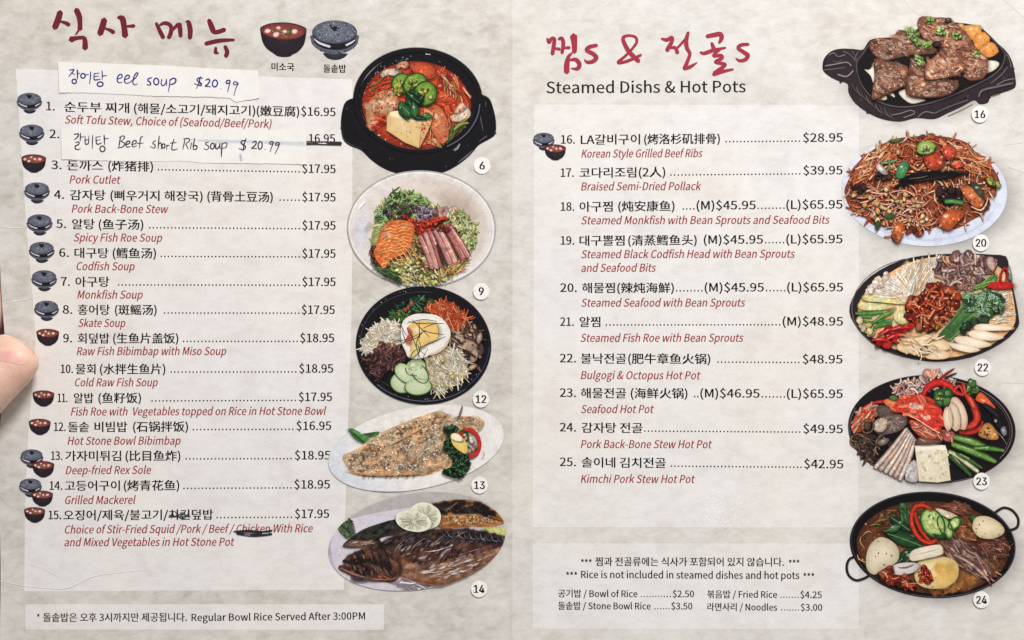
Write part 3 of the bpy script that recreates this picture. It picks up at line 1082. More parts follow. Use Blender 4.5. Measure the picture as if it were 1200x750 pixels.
for pts, c in (([(290, 205), (320, 182), (375, 180), (403, 205), (380, 222), (330, 212), (300, 225)], (240, 214, 186)),
               ([(370, 165), (395, 145), (430, 142), (438, 168), (415, 180), (395, 172), (380, 185)], (226, 170, 132)),
               ([(440, 160), (500, 148), (565, 165), (578, 215), (540, 235), (480, 215)], (216, 92, 56)),
               ([(650, 425), (690, 410), (722, 360), (745, 380), (758, 420), (720, 450), (665, 452)], (244, 222, 196)),
               ([(672, 408), (700, 360), (728, 350), (735, 375), (705, 405)], (232, 196, 164))):
    P.blob(pts, c, sh(c, 0.72), rings=(0.5, 1))
    P.specks(pts, 4, 3, 6, CHILI)
for i in range(9):
    x, y = 585 + i * 15, 190 + i * 14
    P.ribbon([(x, y), (x + 30, y + 40), (x + 40, y + 110 - i * 4)], [8, 16, 8], random.choice([(206, 90, 60), (236, 180, 140), (222, 128, 92), (186, 56, 40), (110, 122, 58)]), (140, 50, 36))
P.strands([(590, 200), (640, 185), (740, 300), (745, 345), (650, 300), (590, 260)], 30, 60, 45, 20, 9, [(240, 200, 166), (196, 70, 46), (222, 120, 80), (150, 46, 34), (150, 140, 70)])
P.strands([(560, 420), (640, 400), (650, 520), (600, 570), (540, 560)], 30, 60, 70, 30, 12, [(222, 128, 82), (200, 92, 58), (232, 156, 104)])
P.strands([(630, 520), (700, 460), (735, 465), (715, 500), (650, 548)], 14, 80, -50, 8, 16, [(150, 150, 76), (92, 116, 52), (226, 206, 136), (66, 90, 44)])
P.strands([(230, 270), (330, 220), (360, 300), (250, 310)], 26, 70, -35, 20, 9, [(196, 70, 46), (150, 44, 32), (224, 120, 80), (120, 118, 60)])
P.strands([(520, 560), (620, 545), (590, 575), (520, 575)], 10, 60, 15, 20, 5, [(244, 206, 160), (226, 150, 100)])
D.done(P, 'vegetables')
P = D.new()   # cooked egg and meat on the left
meat = [(215, 390), (232, 350), (288, 298), (345, 296), (385, 340), (392, 380), (340, 405), (330, 450), (280, 468), (240, 500), (218, 450)]
P.blob(meat, (208, 164, 122), (176, 112, 76), rings=(0.4, 0.75, 1))
P.mottle(meat, 70, 14, 40, [(216, 176, 136), (196, 142, 100), (232, 200, 164), (206, 110, 70)], 0.3, 0.7, 30, 0.65)
P.specks(meat, 70, 2, 6, CHILI + [(120, 40, 26)])
P.specks([(250, 440), (320, 420), (310, 470), (250, 500)], 30, 4, 12, CHILI)
meat2 = [(560, 370), (600, 380), (640, 450), (640, 545), (600, 565), (545, 480), (530, 420)]
P.blob(meat2, (206, 130, 84), (180, 92, 60), rings=(0.5, 1))
P.specks(meat2, 40, 2, 6, CHILI + [(236, 186, 140)])
D.done(P, 'meat')
P = D.new()
P.blob([(340, 402), (372, 396), (420, 412), (505, 452), (505, 470), (500, 520), (492, 592), (420, 564), (322, 500), (325, 428)], (230, 202, 148), (216, 180, 122), smooth=1, rings=(0.5, 1))
P.tess([(345, 404), (380, 398), (512, 448), (503, 464), (340, 424)], (246, 226, 182), smooth=1)
P.blob([(505, 455), (520, 380), (566, 408), (552, 470), (520, 540), (494, 590)], (228, 196, 142), (206, 150, 100), smooth=1, rings=(0.5, 1))
P.specks([(520, 400), (560, 410), (540, 480), (505, 560), (505, 460)], 50, 2, 5, CHILI)
P.specks([(335, 440), (500, 480), (490, 580), (340, 495)], 14, 2, 5, [(186, 120, 60), (170, 90, 46), (240, 210, 160)])
D.done(P, 'tofu', 'flat')
P = D.new()
for x, y, rx, ry, rot in ((400, 258, 52, 58, 20), (470, 258, 66, 54, -30), (524, 308, 62, 66, 20)):
    P.blob(ell(x, y, rx, ry, rot, 18, 0.03), (132, 160, 66), (40, 88, 34), power=4)
    P.ring(x, y, rx * 0.95, ry * 0.95, 7, (26, 66, 28), rot)
    P.blobs(ell(x, y, rx * 0.55, ry * 0.55, rot, 12), 9, 6, 13, [(196, 190, 104), (168, 176, 84), (220, 208, 130), (84, 112, 46)])
P.specks(ell(385, 285, 34, 40, 0, 10), 24, 4, 9, [(196, 170, 70), (60, 60, 24), (170, 150, 60)])
D.done(P, 'green_chili')
P = D.new()
for x, y, L, wd, a in ((395, 345, 110, 60, 70), (440, 290, 120, 50, 85), (480, 290, 110, 44, 100), (400, 370, 90, 60, 45), (455, 385, 95, 50, -50), (425, 300, 95, 44, 40), (460, 350, 100, 52, 80),
                       (500, 420, 60, 34, 10), (465, 430, 60, 26, 10)):
    P.leaf(x, y, L, wd, a, random.choice([(36, 78, 42), (52, 104, 54), (28, 60, 36), (70, 124, 70)]), (96, 140, 90))
D.done(P, 'leaves')
badge('6', 565, 194)

# ---- dish 9: raw fish salad in a white bowl
D = Dish((380, 190, 4.841), 9)
P = D.new()
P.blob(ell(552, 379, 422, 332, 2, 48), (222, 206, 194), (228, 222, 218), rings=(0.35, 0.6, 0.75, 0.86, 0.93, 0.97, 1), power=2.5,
       fn=lambda x, y, c: mixc(c, (206, 190, 178), max(0, min(0.75, ((x - 552) / 420 * 0.9 - (y - 379) / 332 * 0.5))) if (x - 552) ** 2 / 380 ** 2 + (y - 379) ** 2 / 300 ** 2 < 1 else 0.05))  # inner shading of the bowl is put into its printed colour
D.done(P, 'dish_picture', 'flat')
P = D.new()
P.ring(552, 379, 419, 329, 7, (196, 188, 184), 2, 0, 360, (120, 112, 110), 30)
P.ring(552, 379, 408, 318, 12, (238, 234, 232), 2, 0, 360, (230, 224, 220), 30)
P.haze(ell(215, 385, 60, 150, 12, 16), (236, 236, 244), 0.7, 0.3)  # wide highlight painted on the bowl's left side
P.haze(ell(250, 372, 26, 44, 30, 12), (200, 194, 196), 0.5, 0.3)
P.haze(ell(760, 260, 150, 90, 40, 16), (204, 186, 174), 0.5, 0.3)
P.ribbon([(195, 265), (210, 245), (230, 225)], [8, 16, 8], (248, 246, 248))
D.done(P, 'bowl_rim', 'flat')
P = D.new()
P.dk = 0.4
bed = [(285, 320), (330, 230), (390, 165), (470, 165), (560, 190), (640, 250), (740, 270), (850, 340), (870, 430), (830, 540), (740, 650), (620, 700), (470, 690), (350, 650), (290, 580), (260, 470)]
P.blob(bed, (196, 188, 110), (150, 150, 92), rings=(0.4, 0.8, 0.95))
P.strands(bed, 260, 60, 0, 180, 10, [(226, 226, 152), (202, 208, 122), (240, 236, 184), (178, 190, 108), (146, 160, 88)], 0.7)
top = [(285, 330), (300, 270), (360, 215), (400, 155), (470, 165), (560, 190), (585, 235), (500, 245), (400, 290), (330, 340)]
LET = [(162, 194, 118), (132, 170, 98), (188, 212, 144), (100, 138, 76), (210, 226, 170)]
P.blobs(top, 130, 8, 20, LET, 0.4, 0.8, 0.4)
P.strands(top, 90, 44, 20, 90, 8, [(158, 184, 118), (60, 88, 52), (108, 142, 82), (186, 204, 148), (44, 62, 42)], 0.9)
P.blobs([(330, 250), (500, 240), (520, 300), (400, 330), (360, 320)], 50, 8, 17, [(48, 54, 42), (66, 78, 50), (74, 54, 62), (38, 42, 38), (100, 120, 74)], 0.4, 0.7, 0.4)
P.strands([(320, 250), (500, 235), (520, 300), (360, 320)], 34, 44, 20, 90, 6, [(120, 140, 90), (40, 46, 40), (150, 110, 120), (84, 100, 60)], 0.9)
P.blobs([(500, 250), (620, 250), (640, 310), (540, 335)], 40, 7, 15, [(112, 86, 110), (150, 128, 148), (88, 66, 86), (182, 166, 174)], 0.4, 0.7, 0.4)
P.strands([(500, 250), (620, 250), (640, 310), (540, 335)], 30, 40, 0, 180, 6, [(196, 180, 190), (90, 64, 88), (140, 112, 138)], 0.9)
P.blobs([(620, 260), (740, 265), (760, 310), (660, 310)], 24, 12, 26, [(222, 170, 160), (212, 196, 176), (196, 150, 140)], 0.5, 0.8)
right = [(700, 300), (790, 270), (860, 360), (860, 470), (800, 520), (760, 420)]
P.blobs(right, 90, 8, 18, [(228, 226, 170), (212, 212, 142), (242, 238, 196), (170, 186, 108), (190, 202, 124)], 0.45, 0.8, 0.28)
P.strands(right, 70, 44, 60, 70, 7, [(226, 220, 170), (120, 140, 70), (196, 196, 130)], 0.8)
bot = [(400, 540), (520, 460), (600, 600), (760, 590), (700, 660), (600, 700), (460, 690), (400, 640)]
P.blobs(bot, 110, 8, 18, [(214, 214, 122), (228, 226, 150), (192, 198, 102), (238, 232, 178)], 0.45, 0.8, 0.28)
P.strands(bot, 60, 80, 20, 60, 6, [(222, 206, 150), (236, 226, 190), (176, 120, 80), (90, 100, 50), (120, 70, 60)], 0.8)
P.strands([(300, 600), (350, 600), (440, 660), (420, 680), (330, 640)], 24, 60, 30, 30, 14, [(60, 92, 54), (44, 70, 44), (96, 128, 74)], 0.4)
P.strands([(480, 420), (560, 480), (600, 600), (540, 560), (500, 480)], 24, 60, 60, 40, 6, [(60, 50, 36), (90, 80, 50), (150, 60, 50), (220, 210, 150)], 0.5)
P.strands([(690, 590), (740, 560), (820, 560), (780, 620), (720, 650)], 20, 70, -30, 40, 6, [(216, 140, 80), (226, 190, 130), (150, 110, 60)], 0.5)
P.blobs([(255, 440), (290, 480), (300, 590), (270, 560)], 10, 10, 22, [(120, 60, 44), (70, 40, 36), (90, 64, 44)])
P.blobs([(730, 360), (765, 400), (750, 430), (725, 390)], 6, 8, 14, [(34, 40, 34)])
D.done(P, 'salad')
P = D.new()
for x, y in ((640, 250), (600, 400)):
    P.ribbon([(x - 5, y), (x + 4, y + 30), (x + 8, y + 55)], 8, (110, 50, 44))
roe = [(455, 300), (500, 330), (560, 335), (640, 320), (700, 318), (640, 350), (610, 390), (545, 420), (520, 390), (515, 350), (450, 325)]
P.blob(roe, (206, 60, 44), (180, 44, 36))
P.blobs(roe, 80, 6, 14, [(222, 76, 56), (196, 48, 38), (236, 110, 84), (214, 60, 48)], 0.7, 0.75)
P.ribbon([(610, 340), (660, 325), (705, 318)], [14, 12, 4], (216, 64, 46), (180, 40, 32))
D.done(P, 'fish_roe')
P = D.new()
sal = [(300, 470), (318, 400), (360, 345), (430, 328), (500, 345), (516, 385), (500, 440), (490, 490), (440, 530), (385, 550), (345, 600), (310, 575), (282, 520)]
P.blob(sal, (228, 134, 72), (206, 100, 50), rings=(0.4, 0.75, 1))
for i in range(9):
    y = 355 + i * 18
    P.ribbon([(330 - i * 3, y + 26), (370, y + 4), (410, y + 10), (450, y - 4), (505 - i * 2, y + 8)], [4, 10, 8, 10, 4], (242, 178, 120) if i % 2 else (236, 158, 98), (216, 120, 66))
for i in range(7):
    r_ = 34 + i * 26
    P.ring(340, 590, r_, r_ * 0.9, 6, (242, 176, 110), 0, -95 + i * 3, -12, (222, 120, 54))
P.strands(sal, 30, 40, -20, 30, 5, [(246, 186, 124), (208, 96, 40)], 0.3, 0.9)
D.done(P, 'salmon_slices')
P = D.new()
for i, (x0, y0, x1, y1) in enumerate(((545, 420, 615, 600), (575, 405, 640, 600), (600, 395, 665, 590), (630, 390, 715, 575), (650, 375, 745, 570), (685, 358, 790, 550), (705, 355, 815, 535))):
    c = ((198, 128, 122), (214, 152, 142), (180, 104, 100))[i % 3]
    P.ribbon([(x0, y0), ((x0 + x1) / 2 + 5, (y0 + y1) / 2), (x1, y1)], [30, 38, 34], c, sh(c, 0.72), k=5)
    P.ribbon([(x0 + 8, y0 + 6), ((x0 + x1) / 2 + 12, (y0 + y1) / 2), (x1 + 6, y1 - 8)], [3, 7, 4], (236, 196, 186))
P.ribbon([(640, 470), (660, 530), (675, 585)], [14, 20, 10], (70, 44, 40))
P.blobs([(640, 365), (700, 350), (720, 380), (650, 395)], 12, 8, 16, [(196, 96, 80), (150, 64, 54)])
D.done(P, 'raw_fish_strips')
badge('9', 564, 341.3, 24)

# ---- dish 12: stone bowl rice
D = Dish((380, 325, 4.841), 13)
P = D.new()
P.blob(ell(564, 386, 385, 336, 3, 48), (13, 11, 14), (22, 20, 25), rings=(0.6, 0.85, 1))
P.specks(ell(564, 386, 380, 330, 3, 30), 120, 2, 4, [(44, 42, 48), (16, 14, 18)])
D.done(P, 'dish_picture', 'flat')
P = D.new()
P.ring(564, 378, 372, 312, 16, (27, 24, 30), 3, 0, 360, (16, 14, 18), 30)
P.ring(562, 374, 356, 292, 4, (64, 62, 72), 3, 100, 275)  # rim highlights drawn in lighter ink
P.ring(564, 378, 372, 318, 8, (52, 60, 104), 3, -48, 42, (30, 34, 62))
P.ring(564, 384, 374, 318, 5, (92, 94, 108), 3, 48, 132)
for i in range(40):
    t = math.radians(random.uniform(30, 260))
    P.specks([(564 + 366 * math.cos(t) - 10, 380 + 312 * math.sin(t) - 8), (564 + 366 * math.cos(t) + 10, 380 + 312 * math.sin(t) - 8), (564 + 366 * math.cos(t), 380 + 312 * math.sin(t) + 8)], 1, 2, 4, [(190, 190, 196), (120, 120, 128)])
D.done(P, 'bowl_rim', 'flat')
P = D.new()
sp = [(365, 235), (372, 190), (430, 150), (480, 130), (550, 115), (608, 150), (590, 190), (520, 205), (470, 230), (420, 255)]
P.blobs(sp, 50, 14, 30, [(34, 54, 46), (24, 40, 38), (48, 76, 58), (60, 92, 60), (36, 44, 48)], 0.45, 0.6, 0.3)
P.strands(sp, 40, 60, 10, 60, 10, [(70, 110, 70), (40, 70, 54), (96, 132, 84), (26, 44, 36)], 0.6)
P.specks(sp, 8, 6, 14, [(196, 80, 56)])
P.strands([(380, 200), (470, 200), (460, 245), (380, 240)], 20, 50, 70, 40, 10, [(84, 128, 66), (60, 100, 54)], 0.5)
D.done(P, 'spinach')
P = D.new()
ca = [(582, 180), (625, 142), (700, 145), (770, 180), (815, 230), (822, 275), (770, 290), (735, 312), (700, 270), (640, 215)]
P.blob(ca, (216, 98, 56), (196, 78, 44), rings=(0.5, 0.9))
P.strands(ca, 120, 80, 40, 70, 9, [(228, 110, 64), (238, 136, 86), (204, 82, 48), (244, 160, 110), (190, 68, 40)], 0.5)
D.done(P, 'carrot_shreds')
P = D.new()
P.dk = 0.4
ri = [(212, 410), (232, 330), (280, 280), (345, 240), (420, 260), (450, 330), (430, 390), (320, 375), (290, 430), (240, 442)]
P.blob(ri, (214, 200, 178), (190, 172, 148), rings=(0.5, 0.9))
P.strands(ri, 150, 60, 20, 80, 9, [(240, 230, 212), (228, 214, 190), (248, 240, 226), (212, 196, 168)], 0.6, 0.8)
D.done(P, 'radish_shreds')
P = D.new()
be = [(232, 470), (290, 430), (315, 358), (370, 385), (440, 400), (465, 455), (420, 505), (370, 520), (320, 580), (270, 540)]
P.blob(be, (70, 42, 42), (44, 28, 30), rings=(0.5, 0.95))
P.strands(be, 130, 46, 0, 180, 12, [(112, 70, 66), (86, 52, 52), (134, 90, 82), (58, 34, 36), (150, 106, 98)], 0.8)
D.done(P, 'beef_shreds')
P = D.new()
mu = [(715, 335), (790, 300), (845, 270), (890, 330), (898, 410), (868, 470), (850, 525), (800, 480), (750, 420)]
P.blob(mu, (60, 46, 40), (40, 30, 28), rings=(0.6, 0.9))
P.strands(mu, 50, 80, 55, 40, 18, [(168, 136, 116), (140, 108, 90), (190, 160, 138), (108, 78, 64), (84, 62, 52)], 0.6)
for x, y, rx, ry, rot in ((822, 385, 50, 32, 15), (845, 290, 18, 26, 20), (770, 345, 34, 14, 30), (880, 345, 16, 34, 15), (840, 510, 30, 14, -30), (775, 430, 16, 34, -30), (850, 440, 22, 44, 10)):
    P.blob(ell(x, y, rx, ry, rot, 14, 0.08), (196, 168, 148), (128, 98, 82), rings=(0.5, 1))
P.strands(mu, 14, 60, 50, 40, 9, [(206, 180, 160), (70, 50, 42)], 0.5)
D.done(P, 'mushrooms')
P = D.new()
P.dk = 0.4
sp = [(582, 470), (640, 420), (715, 390), (790, 460), (822, 545), (760, 600), (680, 645), (615, 640), (590, 560)]
P.blob(sp, (206, 190, 160), (176, 156, 126), rings=(0.5, 0.95))
P.strands(sp, 150, 100, 60, 60, 9, [(236, 224, 200), (244, 234, 216), (216, 200, 168), (200, 182, 148), (240, 226, 196)], 0.5, 0.8)
P.blobs(sp, 12, 8, 15, [(226, 206, 120), (232, 216, 150)])
P.strands([(740, 460), (800, 470), (830, 490), (780, 490)], 6, 70, 15, 10, 8, [(206, 200, 190)], 0.3)
D.done(P, 'bean_sprouts')
P = D.new()
for x, y, rx, ry, rot in ((440, 600, 66, 56, 20), (520, 510, 60, 48, -20), (460, 545, 70, 46, 40), (545, 545, 40, 62, -35), (535, 620, 78, 48, -4)):
    P.blob(ell(x, y, rx, ry, rot, 16, 0.03), (206, 214, 176), (150, 176, 116), rings=(0.5, 0.85, 1), power=4)
    P.ring(x, y, rx * 0.98, ry * 0.98, 6, (48, 82, 50), rot, -30, 200)
P.specks([(480, 490), (560, 500), (550, 560), (470, 540)], 16, 4, 9, [(226, 230, 200), (170, 186, 140)])
D.done(P, 'cucumber_slices', 'flat')
P = D.new()
egg = [(435, 300), (450, 245), (500, 212), (560, 205), (640, 215), (690, 255), (718, 310), (705, 370), (660, 415), (600, 435), (585, 450), (530, 462), (480, 455), (462, 420), (440, 370)]
P.blob(egg, (246, 240, 230), (232, 224, 214), rings=(0.5, 0.85, 1), power=3)
P.ribbon([(590, 440), (640, 425), (690, 385), (712, 340)], [6, 14, 14, 6], (226, 196, 172))
P.blob([(470, 290), (500, 258), (570, 245), (640, 265), (655, 310), (640, 350), (590, 372), (550, 400), (500, 412), (485, 400), (505, 350), (490, 310)], (238, 204, 134), (228, 186, 104), rings=(0.5, 1))
P.blob([(470, 290), (490, 295), (500, 330), (490, 375), (465, 370), (462, 350), (480, 330)], (196, 72, 58), (212, 110, 90), rings=(0.6, 1))
P.blob([(480, 440), (510, 400), (530, 345), (545, 400), (530, 430), (500, 455)], (206, 196, 130), (222, 204, 130), rings=(0.6, 1))
D.done(P, 'fried_egg', 'flat')
P = D.new()
for pts in ([(540, 250), (541, 330), (545, 345)], [(385, 353), (440, 358), (500, 340), (580, 300)], [(470, 260), (560, 240), (640, 250)], [(560, 290), (620, 265), (680, 262)],
            [(555, 300), (610, 315), (680, 325)], [(440, 370), (520, 345), (560, 310)], [(470, 285), (510, 360), (545, 460)], [(535, 400), (600, 375), (690, 335)],
            [(480, 250), (540, 262), (640, 258)], [(440, 300), (460, 360), (440, 380)], [(530, 470), (540, 410), (530, 380)], [(500, 240), (560, 300), (600, 340)], [(645, 270), (650, 330)],
            [(535, 405), (500, 430), (485, 500)], [(570, 300), (530, 350), (525, 400)], [(590, 400), (560, 460)], [(540, 412), (575, 440)], [(430, 250), (450, 300), (470, 330)]):
    P.ribbon(pts, [3, 5, 3], (46, 40, 36), k=4)
D.done(P, 'seaweed_threads', 'flat')
badge('12', 563.7, 467.5, 24)

# ---- dish 13: fried sole on an oval white plate
D = Dish((370, 460, 5.0), 16)
P = D.new()
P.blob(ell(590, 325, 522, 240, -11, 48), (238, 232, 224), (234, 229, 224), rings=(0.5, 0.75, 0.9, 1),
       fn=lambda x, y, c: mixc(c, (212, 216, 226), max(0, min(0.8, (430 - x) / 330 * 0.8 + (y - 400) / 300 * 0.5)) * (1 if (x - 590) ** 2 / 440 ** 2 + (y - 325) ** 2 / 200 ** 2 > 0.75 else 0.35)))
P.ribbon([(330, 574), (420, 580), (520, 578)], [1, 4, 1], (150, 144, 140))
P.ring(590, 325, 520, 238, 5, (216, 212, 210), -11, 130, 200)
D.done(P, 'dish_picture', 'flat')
P = D.new()
P.blob([(192, 218), (215, 208), (260, 232), (320, 262), (350, 232), (372, 228), (365, 250), (330, 275), (280, 298), (225, 268)], (96, 146, 82), (58, 104, 54), rings=(0.6, 1))
P.ribbon([(200, 225), (250, 262), (285, 294)], [4, 10, 4], (40, 78, 42))
D.done(P, 'green_garnish')
P = D.new()
fish = [(158, 375), (178, 355), (240, 333), (330, 268), (430, 213), (560, 158), (640, 130), (722, 107), (770, 125), (800, 152), (830, 138), (900, 138), (965, 148), (990, 182), (968, 225), (905, 262),
        (840, 330), (812, 412), (742, 452), (664, 482), (560, 490), (420, 490), (252, 490), (190, 452), (165, 405)]
P.tess(fish, (204, 170, 130))
fin = shrink(fish, 0.955)
P.mottle(fin, 260, 14, 44, [(216, 186, 148), (198, 158, 116), (228, 204, 172), (182, 140, 100), (222, 198, 166)], 0.4, 0.9, -25, 0.6)
for cx, cy, rx, ry in ((235, 400, 55, 44), (330, 350, 70, 30), (520, 330, 40, 50), (580, 200, 100, 22), (480, 230, 70, 22), (640, 260, 50, 40), (700, 370, 40, 30), (420, 400, 50, 34), (725, 160, 50, 26), (300, 440, 70, 20), (560, 430, 60, 24)):
    P.mottle(ell(cx, cy, rx, ry, -25, 12), 16, 7, 18, [(112, 88, 92), (92, 70, 68), (134, 102, 88), (120, 94, 80)], 0.4, 0.8, -25, 0.6)
P.mottle(fin, 420, 3, 8, [(140, 102, 76), (120, 88, 70), (164, 120, 88), (104, 78, 70)], 0.5, 1.0, None, 0.8)
P.mottle(fin, 520, 3, 9, [(240, 228, 210), (232, 214, 190), (246, 236, 222)], 0.5, 1.0, None, 0.8)
P.mottle([(250, 470), (500, 470), (760, 420), (640, 478), (400, 486)], 60, 10, 24, [(196, 140, 84), (206, 156, 104)], 0.3, 0.5, -5, 0.6)
P.specks(fin, 120, 2, 5, [(96, 66, 52), (110, 80, 66)])
P.ribbon([(440, 300), (520, 262), (600, 215), (640, 190)], [4, 12, 12, 4], (190, 148, 104), (206, 170, 130))
P.ribbon([(180, 450), (300, 476), (460, 480), (640, 470)], [4, 10, 10, 4], (190, 134, 82), (206, 160, 112))
P.specks([(250, 488), (460, 485), (600, 480), (640, 488), (500, 492)], 22, 3, 8, [(84, 60, 48), (60, 44, 38)])
P.ribbon([(835, 155), (848, 120), (860, 78)], [14, 12, 8], (140, 110, 94), (96, 72, 60))
D.done(P, 'fried_sole', 'rough')
P = D.new()
P.ring(898, 295, 62, 80, 24, (206, 46, 44), -12, -150, 130, (160, 26, 28))
P.blobs([(870, 240), (930, 280), (940, 350), (890, 350)], 14, 8, 18, [(226, 206, 180), (214, 150, 116), (230, 220, 200)])
P.ribbon([(838, 232), (865, 222), (890, 245), (895, 280)], [8, 12, 12, 8], (40, 84, 52), (24, 58, 38))
P.ribbon([(978, 330), (990, 360), (975, 382)], [2, 5, 2], (222, 150, 140))
D.done(P, 'red_pepper_ring')
P = D.new()
par = [(752, 208), (800, 190), (840, 205), (820, 240), (800, 290), (830, 340), (885, 360), (905, 410), (885, 470), (830, 500), (770, 485), (740, 460), (800, 425), (810, 380), (770, 350), (752, 300), (775, 250)]
P.tess(par, (34, 64, 42))
P.strands(par, 60, 18, 0, 180, 5, [(110, 150, 108), (86, 128, 86)], 0.8)
P.blobs(par, 190, 6, 13, [(40, 78, 48), (26, 52, 36), (58, 104, 64), (80, 132, 84), (22, 42, 32), (48, 90, 56)], 0.5, 0.6, 0.35, gloss=0.0)
P.strands(par, 60, 16, 0, 180, 4, [(104, 146, 104), (80, 122, 82)], 0.8)
D.done(P, 'parsley')
P = D.new()
P.blob([(790, 250), (812, 234), (845, 245), (880, 285), (890, 330), (880, 356), (850, 345), (805, 305)], (240, 214, 132), (226, 188, 96), rings=(0.6, 1))
P.blob([(792, 262), (806, 238), (836, 242), (862, 272), (850, 286), (815, 280)], (248, 240, 218), (240, 224, 180), rings=(0.6, 1))
D.done(P, 'lemon', 'flat')
badge('13', 562, 568.2, 24)

# ---- dish 14: grilled mackerel, cut out as an oval
OV = (594, 371, 524, 282, -9)
D = Dish((370, 560, 5.0), 16, OV)
P = D.new()
P.blob(ell(594, 371, 523, 281, -9, 60), (204, 194, 204), (196, 188, 196), rings=(0.5, 0.8, 1))
P.tess(ell(594, 371, 523, 281, -9, 60)[30:56], (182, 176, 174), smooth=1)
P.blob([(90, 350), (200, 240), (560, 170), (1000, 150), (1120, 300), (1100, 420), (800, 640), (520, 660), (250, 640), (120, 540)], (222, 214, 222), (212, 204, 214), rings=(0.5, 1))
P.ribbon([(195, 243), (330, 218), (460, 190), (560, 172)], [3, 6, 6, 3], (238, 232, 236), (190, 182, 186))
P.blob([(480, 600), (560, 590), (660, 620), (620, 650), (540, 655)], (204, 190, 192), (226, 216, 220), rings=(0.6, 1))
P.strands([(430, 610), (560, 600), (660, 630), (560, 655), (470, 640)], 22, 80, 5, 20, 12, [(176, 164, 168), (236, 228, 232), (150, 138, 142)], 0.3, 0.85)
D.done(P, 'dish_picture', 'flat')
P = D.new()
gl = [(132, 300), (160, 262), (205, 245), (228, 300), (215, 340), (180, 352)]
P.blob(gl, (84, 104, 76), (60, 78, 56), rings=(0.6, 1))
P.strands(gl, 24, 50, 55, 20, 8, [(120, 140, 106), (50, 66, 48), (96, 118, 86)], 0.2)
D.done(P, 'green_garnish')
P = D.new()
P.blob([(960, 305), (1040, 285), (1112, 290), (1118, 335), (1060, 330)], (206, 206, 148), (180, 184, 110), rings=(0.6, 1))
D.done(P, 'green_garnish')
BROWN = [(112, 74, 56), (84, 54, 44), (140, 98, 72), (64, 42, 38), (164, 120, 90), (96, 70, 66)]
DARK = [(38, 32, 34), (54, 44, 42), (28, 24, 28), (74, 60, 56)]
P = D.new()
f2 = [(690, 152), (760, 135), (830, 124), (950, 135), (1050, 190), (1105, 258), (1080, 275), (1000, 288), (880, 285), (740, 300), (700, 240)]
P.tess(f2, (168, 112, 62))
P.mottle([(740, 230), (860, 210), (1000, 220), (1080, 250), (1000, 280), (850, 275), (745, 288)], 120, 10, 36, [(190, 134, 84), (160, 106, 64), (212, 164, 116), (136, 90, 58), (222, 184, 142)], 0.25, 0.5, 0, 0.7)
P.specks([(740, 230), (1000, 220), (1090, 250), (850, 280)], 80, 3, 7, [(226, 190, 150), (110, 72, 50)])
P.mottle([(700, 158), (830, 132), (950, 142), (1050, 200), (1080, 235), (960, 205), (850, 200), (720, 210)], 150, 14, 38, DARK + [(44, 36, 34), (36, 30, 30)], 0.3, 0.6, 12, 0.85)
P.ribbon([(760, 190), (800, 165), (830, 140)], [3, 7, 3], (112, 88, 76))
P.ribbon([(1010, 220), (1060, 235), (1100, 250)], [12, 18, 8], (150, 92, 48), (60, 44, 36))
f3 = [(160, 395), (190, 362), (260, 310), (330, 280), (470, 240), (545, 260), (560, 300), (470, 330), (380, 350), (380, 380), (270, 402), (190, 405)]
P.tess(f3, (52, 52, 48))
P.mottle(shrink(f3, 0.93), 110, 12, 34, DARK + [(52, 64, 54), (66, 78, 62)], 0.3, 0.6, -20, 0.75)
P.blob([(165, 392), (210, 362), (300, 365), (375, 375), (280, 402), (190, 405)], (134, 98, 84), (92, 64, 54), rings=(0.6, 1))
P.strands([(200, 390), (300, 368), (350, 372), (280, 396)], 9, 50, -8, 10, 5, [(196, 166, 150), (70, 50, 44)], 0.3)
D.done(P, 'second_mackerel', 'rough')
P = D.new()
main = [(160, 485), (190, 455), (240, 428), (330, 395), (400, 368), (480, 330), (600, 305), (750, 298), (900, 298), (1000, 318), (1116, 345), (1112, 395), (1072, 462), (1000, 522), (900, 580), (742, 628),
        (600, 610), (500, 572), (470, 602), (380, 606), (300, 582), (200, 562), (140, 535), (140, 510), (180, 505)]
P.tess(main, (112, 76, 62))
belly = [(480, 480), (620, 500), (800, 480), (960, 450), (1090, 400), (1060, 470), (900, 580), (742, 626), (600, 605), (500, 560)]
back = [(300, 410), (400, 370), (480, 332), (600, 308), (750, 300), (900, 300), (1000, 320), (1112, 348), (1100, 385), (950, 370), (800, 390), (640, 420), (480, 430), (350, 450)]
head = [(150, 520), (200, 455), (330, 398), (400, 370), (450, 420), (470, 520), (440, 595), (320, 585), (200, 560)]
mn = shrink(main, 0.96)
P.mottle(mn, 160, 26, 70, [(112, 72, 54), (92, 58, 48), (128, 86, 66), (76, 48, 42), (98, 68, 60)], 0.3, 0.6, -18, 0.7)
P.mottle(belly, 150, 20, 64, [(150, 104, 76), (176, 128, 98), (124, 82, 62), (192, 148, 120), (156, 114, 98)], 0.25, 0.5, -18, 0.65)
P.mottle(shrink(back, 0.97), 150, 18, 50, [(40, 34, 37), (54, 44, 46), (30, 26, 30), (72, 60, 60)], 0.3, 0.6, -22, 0.8)
P.mottle(shrink(back, 0.95), 90, 8, 26, [(104, 88, 90), (84, 70, 70), (132, 112, 108)], 0.2, 0.4, -35, 0.5)
P.mottle(shrink(head, 0.96), 110, 16, 44, [(52, 40, 40), (78, 54, 48), (38, 32, 34), (104, 74, 62)], 0.3, 0.6, 65, 0.75)
P.mottle(shrink(head, 0.9), 40, 8, 26, [(150, 112, 96), (128, 92, 78), (170, 134, 118)], 0.2, 0.45, 65, 0.7)
